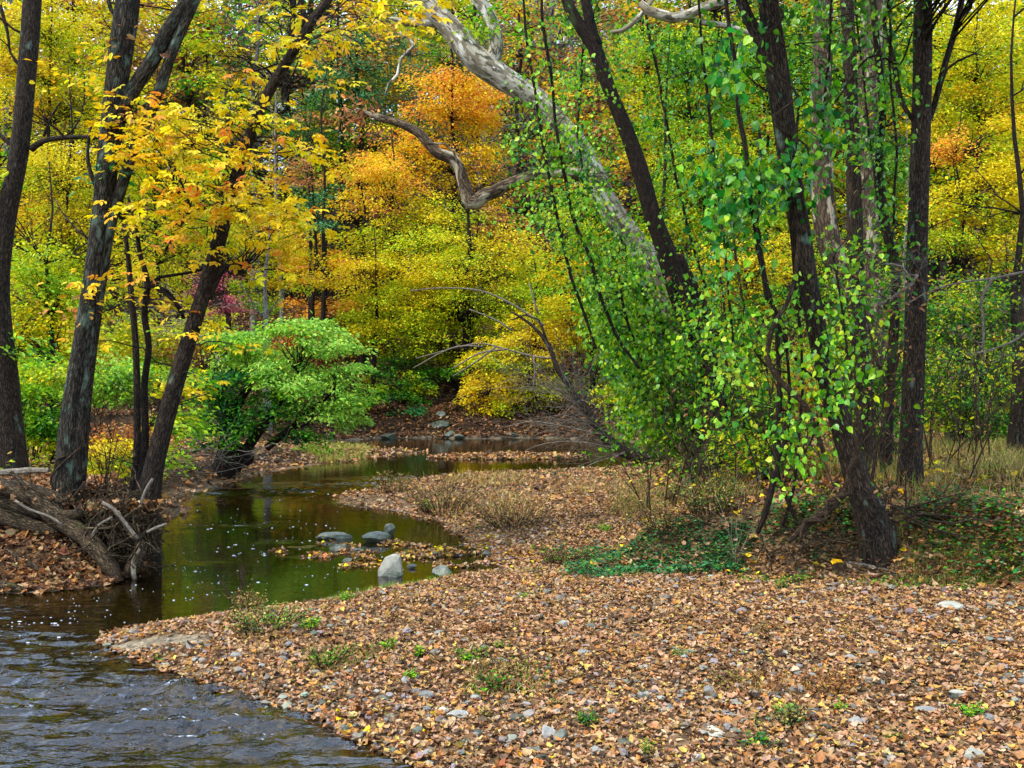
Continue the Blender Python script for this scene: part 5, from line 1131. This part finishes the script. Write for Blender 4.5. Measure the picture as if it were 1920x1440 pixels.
# ------------------------------------------------------------------ the half-fallen tree over the far creek
def fallen():
    wd, tw = Geo(), Geo()
    S = tube(wd, ppath([(960,585,3,22),(1000,612,6,22),(1030,650,8,22),(1045,690,10,22),(1068,722,12,22),(1100,770,17,22),(1130,815,19,22),(1165,845,22,22),(1200,858,25,22),(1225,868,34,22)], 22), 14, .15, .12, lump=.2)
    tube(wd, ppath([(960,600,3),(985,590,4),(1010,600,5),(1025,640,6)], 22.), 6, .2)
    for pts in ([(1040,672),(1000,668),(950,655),(910,645),(870,648),(780,672)], [(950,655),(900,662),(850,690)], [(930,650),(890,680),(850,705)], [(1020,610),(960,570),(900,545),(830,540),(770,545)], [(1030,650),(1010,600),(990,590)],
                [(1010,590),(1000,560),(992,530)], [(905,650),(880,648),(840,655),(775,690)], [(1000,668),(1003,700),(998,735)], [(960,620),(930,600),(880,580)]):
        tube(tw, ppath([(a, b, max(1.5, 4.4 - 3 * i / len(pts))) for i, (a, b) in enumerate(pts)], 22.0), 5, .15)
    for (px, py) in [(1075,735),(1100,770),(1115,795),(1130,815),(1150,835),(1170,848),(1090,750),(1120,800)]:
        for _ in range(12):
            d = np.array([rng.choice([-1, -1, -.6, .5]) * rng.uniform(.5, 1.2), rng.normal() * .5, rng.uniform(-.15, .75)])
            branchlets(tw, P(px, py, 22 + rng.normal() * .1), d, rng.uniform(.7, 2.2), .010, 2, .5, .05, 3)
    for pts in ([(1150,840),(1080,828),(1020,832),(985,845)], [(1170,850),(1110,870),(1070,895)], [(1130,815),(1060,800),(1000,790),(950,800)]):
        tube(tw, ppath([(a, b, 3 - i * .5) for i, (a, b) in enumerate(pts)], 21.8), 5, .15)
    c = P(1225, 866, 22); root = thing('fallen_tree', 'half-fallen bare tree leaning out over the far creek from its torn root ball', 'tree', tuple(c))
    obj('trunk', wd, M['bark'], root, smooth=True); obj('bare_branches', tw, M['paledead'], root, smooth=True)
    rb = Geo()
    for _ in range(170): branchlets(rb, c + rng.normal(size=3) * np.array([.22, .2, .13]), rng.normal(size=3) * np.array([1, .7, .6]), rng.uniform(.15, .5), .012, 1, .7, -.2, 4)
    v, f = rock_verts(.42, .3, .26, 2, 14, jag=.3); rb.add(v + c, f, None, None, v)
    obj('root_ball', rb, M['deadwood'], root, smooth=True)
fallen()
# bare twiggy branches reaching in from the right edge
def bare_right():
    g = Geo()
    for pts in ([(1990,500),(1920,510),(1860,522),(1800,530),(1745,545),(1700,570)], [(1975,503),(1962,560),(1920,625),(1880,648),(1840,660),(1815,665)], [(1860,522),(1840,560),(1843,600),(1845,680)], [(1720,515),(1712,530),(1690,500),(1660,495)], [(1712,530),(1670,560),(1635,575),(1600,560),(1580,555)]):
        p = ppath([(a, b, max(2, 7 - i)) for i, (a, b) in enumerate(pts)], 10.0); S = tube(g, p, 6, .06, .1)
        for i in rng.integers(0, len(S), 9): branchlets(g, S[i, :3], (rng.normal() - .3, rng.normal() * .5, rng.normal() * .8), .32, .004, 2, .6, 0, 3)
    o = thing('bare_branch', 'pale bare twiggy branches reaching in from the right edge', 'branch', tuple(P(1960, 500, 10)))
    obj('twigs', g, M['paledead'], o, smooth=True)
    l = Geo(); n = 130; pos = np.array([P(rng.uniform(1640, 1910), 560 + rng.normal() * 70, 10 + rng.normal() * .2) for _ in range(n)])
    leaves(l, pos, horiz(n) - np.array([0, 0, .5]), horiz(n), rng.uniform(.03, .06, n), T_OV, pal(['rust', 'brownleaf', 'litter'], n)); obj('withered_leaves', l, M['dry'], o)
bare_right()

# ------------------------------------------------------------------ grass, ground cover, weeds
def blades(g, x, y, h, names, lean=.5, w=.004):
    n = len(x); z = gz(x, y); b = np.column_stack([x, y, z]); a = rng.uniform(0, 6.28, n); h = h * rng.uniform(.5, 1.2, n)
    L = np.column_stack([np.cos(a), np.sin(a), a * 0]) * (h * rng.uniform(0, lean, n))[:, None]
    s = np.column_stack([-np.sin(a), np.cos(a), a * 0]) * w
    u = np.array([0, 0, 1.])
    V = np.stack([b - s, b + s, b + L * .35 + u * h[:, None] * .55 + s * .8, b + L * .35 + u * h[:, None] * .55 - s * .8, b + L + u * (h * .92)[:, None]], 1)
    i = np.arange(n) * 5; T = np.concatenate([np.stack([i, i + 1, i + 2], 1), np.stack([i, i + 2, i + 3], 1), np.stack([i + 3, i + 2, i + 4], 1)])
    g.add(V.reshape(-1, 3), T, None, np.repeat(pal(names, n), 5, 0))
def patch(px0, px1, py0, py1, n, noise=1.0, thr=-.1):
    """n ground points drawn evenly over a stretch of bank (given by its corners in the photo), kept in uneven drifts"""
    a = G(px0, py1); b = G(px1, py1); c = G(px0, py0); d = G(px1, py0)
    u = rng.random(n)[:, None]; v = rng.random(n)[:, None]
    p = (a * (1 - u) + b * u) * (1 - v) + (c * (1 - u) + d * u) * v
    ed = np.minimum(np.minimum(u, 1 - u), np.minimum(v, 1 - v))[:, 0] * 4
    k = fbm(p[:, 0] * noise, p[:, 1] * noise, 3, int(px0)) + .25 * rng.normal(size=n) > thr + .9 * np.clip(1 - ed, 0, 1) ** 2
    x, y = p[k, 0], p[k, 1]; dd, _, _, _ = zones(x, y); q = dd > .03; return x[q], y[q]
g = Geo()
for (a, h, n, nm, thr) in [((700, 1040, 878, 990), .13, 9000, ['grass', 'grass', 'brownleaf'], .12), ((1000, 1250, 900, 960), .15, 4000, ['grass', 'brownleaf'], .1), ((560, 700, 838, 868), .2, 5000, ['grass', 'brownleaf', 'lime'], -.3), ((420, 620, 1140, 1215), .07, 2200, ['grass', 'brownleaf', 'green'], .0), ((540, 760, 1215, 1285), .06, 2000, ['grass', 'brownleaf', 'green'], .1), ((840, 1060, 1235, 1330), .06, 2400, ['grass', 'brownleaf', 'green'], .12), ((1280, 1640, 1255, 1320), .06, 2600, ['grass', 'brownleaf', 'rust'], .1), ((1380, 1560, 1335, 1390), .06, 1200, ['grass', 'cover'], .1), ((900, 1300, 1085, 1180), .05, 2000, ['grass', 'brownleaf'], .25), ((1130, 1440, 880, 1070), .22, 9000, ['grass', 'brownleaf', 'green'], .0)]:
    x, y = patch(*a, n, 1.2, thr); blades(g, x, y, h, nm, 1.5, .004 if a[1] < 1100 else .003)
tag(obj('grass', g, M['grass']), 'dry straw-coloured grass in drifts along the far side of the bar', 'grass', kind='stuff')
g = Geo()
for (a, h, n, nm, thr) in [((1680, 2050, 830, 985), .27, 17000, ['grass', 'grass', 'brownleaf', 'green'], -.25), ((1440, 1740, 830, 980), .26, 12000, ['grass', 'green', 'brownleaf'], -.1), ((1660, 1960, 990, 1100), .09, 5000, ['grass', 'brownleaf', 'green'], .1)]:
    x, y = patch(*a, n, .9, thr); blades(g, x, y, h, nm, 1.5, .003)
tag(obj('grass', g, M['grass']), 'tall golden grass on the right bank behind the straight trunk', 'grass', kind='stuff')
g = Geo()
for (px, py, rx, n, h) in [(700, 1110, 60, 500, .09), (640, 1125, 40, 240, .07), (820, 1090, 20, 90, .09), (780, 1095, 40, 200, .07), (1000, 1075, 50, 200, .05), (620, 945, 30, 100, .08)]:
    p = G(px, py); s = p[1] / F; x = p[0] + rng.normal(size=n) * rx * s * .5; y = p[1] + rng.normal(size=n) * .08; blades(g, x, y, h, ['green', 'lime', 'grass'], .7, .002)
tag(obj('grass', g, M['grass']), 'low green grass fringing the water beyond the near bar', 'grass', kind='stuff')
def cover(label, areas, size, names, hgt=.10, mat='leaf'):
    g = Geo()
    for (a, n, thr) in areas:
        x, y = patch(*a, n, 1.6, thr); m = len(x); z = gz(x, y) + rng.uniform(.01, hgt, m) * (1 + .8 * fbm(x * 3, y * 3, 2, 4))
        leaves(g, np.column_stack([x, y, z]), horiz(m), up_random(m, .5), rng.uniform(.5, 1.3, m) * size, T_HEART if size > .03 else T_OV, pal(names, m, .18))
    tag(obj('ground_cover', g, M[mat]), label, 'ground cover', kind='stuff')
cover('blue-green low nettles along the foot of the right bank', [((1050, 1420, 1030, 1086), 9000, -.15), ((1250, 1420, 985, 1040), 3500, -.1)], .032, ['cover', 'teal', 'emerald'], .10)
cover('bright green moss and seedlings at the edge of the leafy bar', [((1370, 1530, 1075, 1098), 1500, -.2), ((1000, 1300, 876, 892), 2200, .0), ((880, 1000, 878, 890), 900, -.1), ((1090, 1230, 1000, 1030), 700, .1), ((1120, 1210, 905, 935), 400, .1), ((880, 960, 985, 1010), 300, .2), ((1530, 1900, 1085, 1112), 1500, .05)], .026, ['lime', 'green', 'cover'], .05)
cover('green creeping leaves over the right bank', [((1440, 1700, 1000, 1090), 6000, .05), ((1680, 1980, 940, 1105), 11000, .12), ((1400, 1640, 960, 1040), 4000, .05)], .036, ['green', 'cover', 'emerald', 'brownleaf', 'litterdark'], .16)
cover('yellow and green forest-floor plants on the left bank', [((-20, 330, 850, 905), 9000, -.2)], .05, ['yg', 'lime', 'grass', 'brownleaf'], .25)
def weed(label, px, py, wpx, hpx, names, n, group='weed clumps growing through the leaves of the bar', size=.016, upright=.6):
    p = G(px, py); s = p[1] / F; R = wpx * s / 2; H = hpx * s; st, lf = Geo(), Geo()
    for _ in range(n):
        a = rng.uniform(0, 6.28); r = R * math.sqrt(rng.random()); b = p + np.array([math.cos(a) * r * .5, math.sin(a) * r * .5, -.01]); h = H * rng.uniform(.5, 1.0)
        t = b + np.array([math.cos(a) * r * .6 + rng.normal() * .02, math.sin(a) * r * .6, h]); q = twigpath(b, t, .0022, .1, 5); tube(st, q, 3, .05)
        m = 11; k = rng.integers(1, 5, m); pos = q[k, :3] + rng.normal(size=(m, 3)) * .012
        leaves(lf, pos, horiz(m) + np.array([0, 0, .4]), up_random(m, .7), size * rng.uniform(.6, 1.5, m), T_RH, pal(names, m, .2))
    root = thing('weed', label, 'weed', tuple(p), group); obj('stems', st, M['twig'], root); obj('foliage', lf, M['leaf'], root)
for (lab, px, py, w, h, nm, n) in [
    ('broad brown-green weed clump behind the tip of the bar', 500, 1185, 150, 44, ('grass','green'), 80), ('green weed clump left of centre on the near bar', 615, 1250, 80, 34, ('green','grass'), 50),
    ('tall brownish weed clump just behind the water inlet edge', 470, 1150, 70, 40, ('brownleaf','grass'), 40), ('dark green weed clump in the middle of the near bar', 930, 1295, 60, 34, ('green','brownleaf'), 40),
    ('bushy dark weed clump right of the middle one', 935, 1270, 110, 26, ('grass','brownleaf'), 44), ('pale green feathery weed in the lower right of the bar', 1480, 1362, 50, 44, ('cover','grass'), 36),
    ('small bright green seedling tuft in the middle left of the bar', 776, 1275, 26, 14, ('lime','green'), 16), ('brown withered clump in the right of the bar', 1560, 1290, 110, 26, ('brownleaf','rust'), 50),
    ('dry olive clump above the withered one', 1370, 1285, 90, 24, ('grass','brownleaf'), 36), ('thin green weed at the lower centre right', 1100, 1362, 40, 26, ('green','cover'), 20),
    ('small green weed at the right of the bar near the edge', 1820, 1345, 44, 24, ('green','lime'), 24), ('low green weed at the left of the near bar', 580, 1180, 40, 20, ('green','lime'), 20),
    ('olive weed among the leaves above the bar centre', 880, 1235, 60, 20, ('grass','green'), 26), ('reddish withered weed at the bar centre', 910, 1190, 40, 22, ('brownleaf','rust'), 22),
    ('broad straw-coloured weed mass on the far side of the bar', 830, 960, 190, 60, ('brownleaf','grass'), 110), ('brown weed mass under the far gravel edge', 960, 990, 170, 50, ('brownleaf','grass'), 90),
    ('green-brown weeds near the inlet shore', 1060, 1060, 130, 40, ('brownleaf','green'), 70), ('straw-coloured weeds at the water side of the far bar', 740, 925, 90, 40, ('grass','brownleaf'), 60),
    ('tall leafy weeds at the foot of the vine curtain', 1330, 960, 150, 70, ('green','grass'), 90), ('brown brushy weeds by the lower rope vine', 1250, 1000, 140, 60, ('brownleaf','grass'), 80),
    ('small dark weed low in the left part of the bar', 300, 1238, 30, 12, ('green','brownleaf'), 10), ('green sprig in the bottom right of the bar', 1420, 1400, 60, 16, ('green','cover'), 16)]:
    weed(lab, px, py, w, h, nm, n, size=.016 + .0009 * G(px, py)[1])
for k in range(26):
    px, py = rng.uniform(640, 1900), rng.uniform(895, 1420)
    p = G(px, py); dd, vv, lf_, _ = zones(p[0:1], p[1:2])
    if dd[0] < .15 or lf_[0] or vv[0] > .3: continue
    weed('small weed sprig poking up through the leaves of the bar', px, py, rng.uniform(14, 36), rng.uniform(12, 24), [('green','lime'), ('grass','green'), ('brownleaf','grass')][k % 3], 12, 'small weed sprigs on the bar', size=.014 + .001 * p[1])
# thin upright stems and dead creepers crowding the foot of the right bank
for (lab, px, py, Y, n, H, nm) in [('thicket of thin dark stems below the vine curtain', 1300, 900, 13.0, 16, 2.2, ('vine','green')), ('thicket of thin stems behind the dropping rope vine', 1400, 930, 11.5, 16, 2.2, ('green','yg')),
        ('thicket of thin stems between the rope vines and the leaning trunk', 1520, 930, 11.2, 16, 2.0, ('green','brownleaf')), ('thicket of thin stems between the leaning and the straight trunk', 1670, 900, 12.6, 16, 2.2, ('green','yg')),
        ('thicket of thin dark stems right of the straight trunk', 1780, 850, 14.5, 16, 2.4, ('green','yg')), ('thicket of dark stems at the right edge', 1880, 850, 15.5, 14, 2.4, ('green','yg'))]:
    st, lf_ = Geo(), Geo(); c = P(px, py, Y)
    for _ in range(n):
        x, y = c[0] + rng.normal() * .55, Y + rng.normal() * .7; z = gz1(x, y); tp = []
        branchlets(st, (x, y, z - .05), (rng.normal() * .25, rng.normal() * .2, 1), H * rng.uniform(.5, 1.1), rng.uniform(.006, .014), 2, .5, .2, 4, tp)
        for q, dq in tp:
            if rng.random() < .55: m = 9; leaves(lf_, q + rng.normal(size=(m, 3)) * .10, horiz(m) - np.array([0, 0, .5]), up_random(m, .8), rng.uniform(.04, .08, m), T_OV, pal(list(nm), m))
    root = thing('thicket', lab, 'thicket', (c[0], Y, gz1(c[0], Y)), 'thickets on the right bank'); obj('stems', st, M['twig'], root, smooth=True); obj('foliage', lf_, M['leaf'], root)
tangle('dark mat of dead creepers along the foot of the right bank', 'dead_vines', G(1440,1040) + np.array([0, .4, .15]), .7, .4, .16, 70, 'deadwood', .5, .006)
# sticks and brush at the foot of the right bank
log('low dark branch lying on the leaves at the back of the bar', [(1190,925,6),(1230,930,9),(1270,932,8),(1310,928,5)], 14.5, 'deadwood', 'fallen_branch', None, 8, cat='branch')
log('pale straight stick lying below the leaning trunk', [(1590,1058,4),(1630,1066,6),(1680,1075,4)], 8.85, 'paledead', 'fallen_branch', None, 8, cat='branch')
log('long dark stick lying on the right bank foot', [(1640,1075,6),(1700,1083,8),(1760,1080,5)], 8.7, 'deadwood', 'fallen_branch', None, 8, cat='branch')
tangle('dark heap of brush and roots before the leaning trunk', 'brush_pile', G(1560,1065) + np.array([0, .1, .16]), .45, .25, .14, 90, 'deadwood', .45, .008)
tangle('arching bare roots between the leaning and the straight trunk', 'exposed_roots', G(1700,1000) + np.array([0, 0, .14]), .30, .2, .08, 30, 'vinewood', .6, .010, cat='roots')
# ------------------------------------------------------------------ light
w = bpy.data.worlds.new('World'); sc.world = w; w.use_nodes = True; nt = w.node_tree
bg = nt.nodes['Background']; sky = nt.nodes.new('ShaderNodeTexSky'); sky.sky_type = 'NISHITA'; sky.sun_disc = False
EL, AZ = math.radians(50), math.radians(-122)          # sun behind the left shoulder of the camera
sky.sun_elevation = EL; sky.sun_rotation = AZ; sky.dust_density = 2.0; sky.air_density = 1.0
# thin bright cloud drifting over the blue
tcw = nt.nodes.new('ShaderNodeTexCoord'); nz = nt.nodes.new('ShaderNodeTexNoise'); nz.inputs['Scale'].default_value = 2.2; nz.inputs['Detail'].default_value = 5
nt.links.new(tcw.outputs['Generated'], nz.inputs['Vector'])
mrw = nt.nodes.new('ShaderNodeMapRange'); mrw.inputs[1].default_value = .38; mrw.inputs[2].default_value = .58; nt.links.new(nz.outputs['Fac'], mrw.inputs[0])
mxw = nt.nodes.new('ShaderNodeMixRGB'); nt.links.new(mrw.outputs[0], mxw.inputs[0]); nt.links.new(sky.outputs[0], mxw.inputs[1]); mxw.inputs[2].default_value = (10.6, 13.2, 17.8, 1)
nt.links.new(mxw.outputs[0], bg.inputs[0]); bg.inputs[1].default_value = .15
sd = bpy.data.lights.new('sun', 'SUN'); so = bpy.data.objects.new('sun', sd); COL.objects.link(so)
sd.energy = 3.2; sd.angle = math.radians(7); sd.color = (1, .95, .86)
dv = Vector((math.cos(EL) * math.sin(AZ), math.cos(EL) * math.cos(AZ), math.sin(EL)))
so.rotation_euler = dv.to_track_quat('Z', 'Y').to_euler()
sc.view_settings.view_transform = 'Standard'; sc.view_settings.look = 'None'; sc.view_settings.gamma = 1; sc.view_settings.exposure = .48
sc.render.engine = 'CYCLES'
cy = sc.cycles; cy.max_bounces = 5; cy.diffuse_bounces = 3; cy.glossy_bounces = 2; cy.transmission_bounces = 4; cy.transparent_max_bounces = 6
cy.use_denoising = True; cy.caustics_reflective = False; cy.caustics_refractive = False; cy.sample_clamp_indirect = 6; cy.sample_clamp_direct = 4
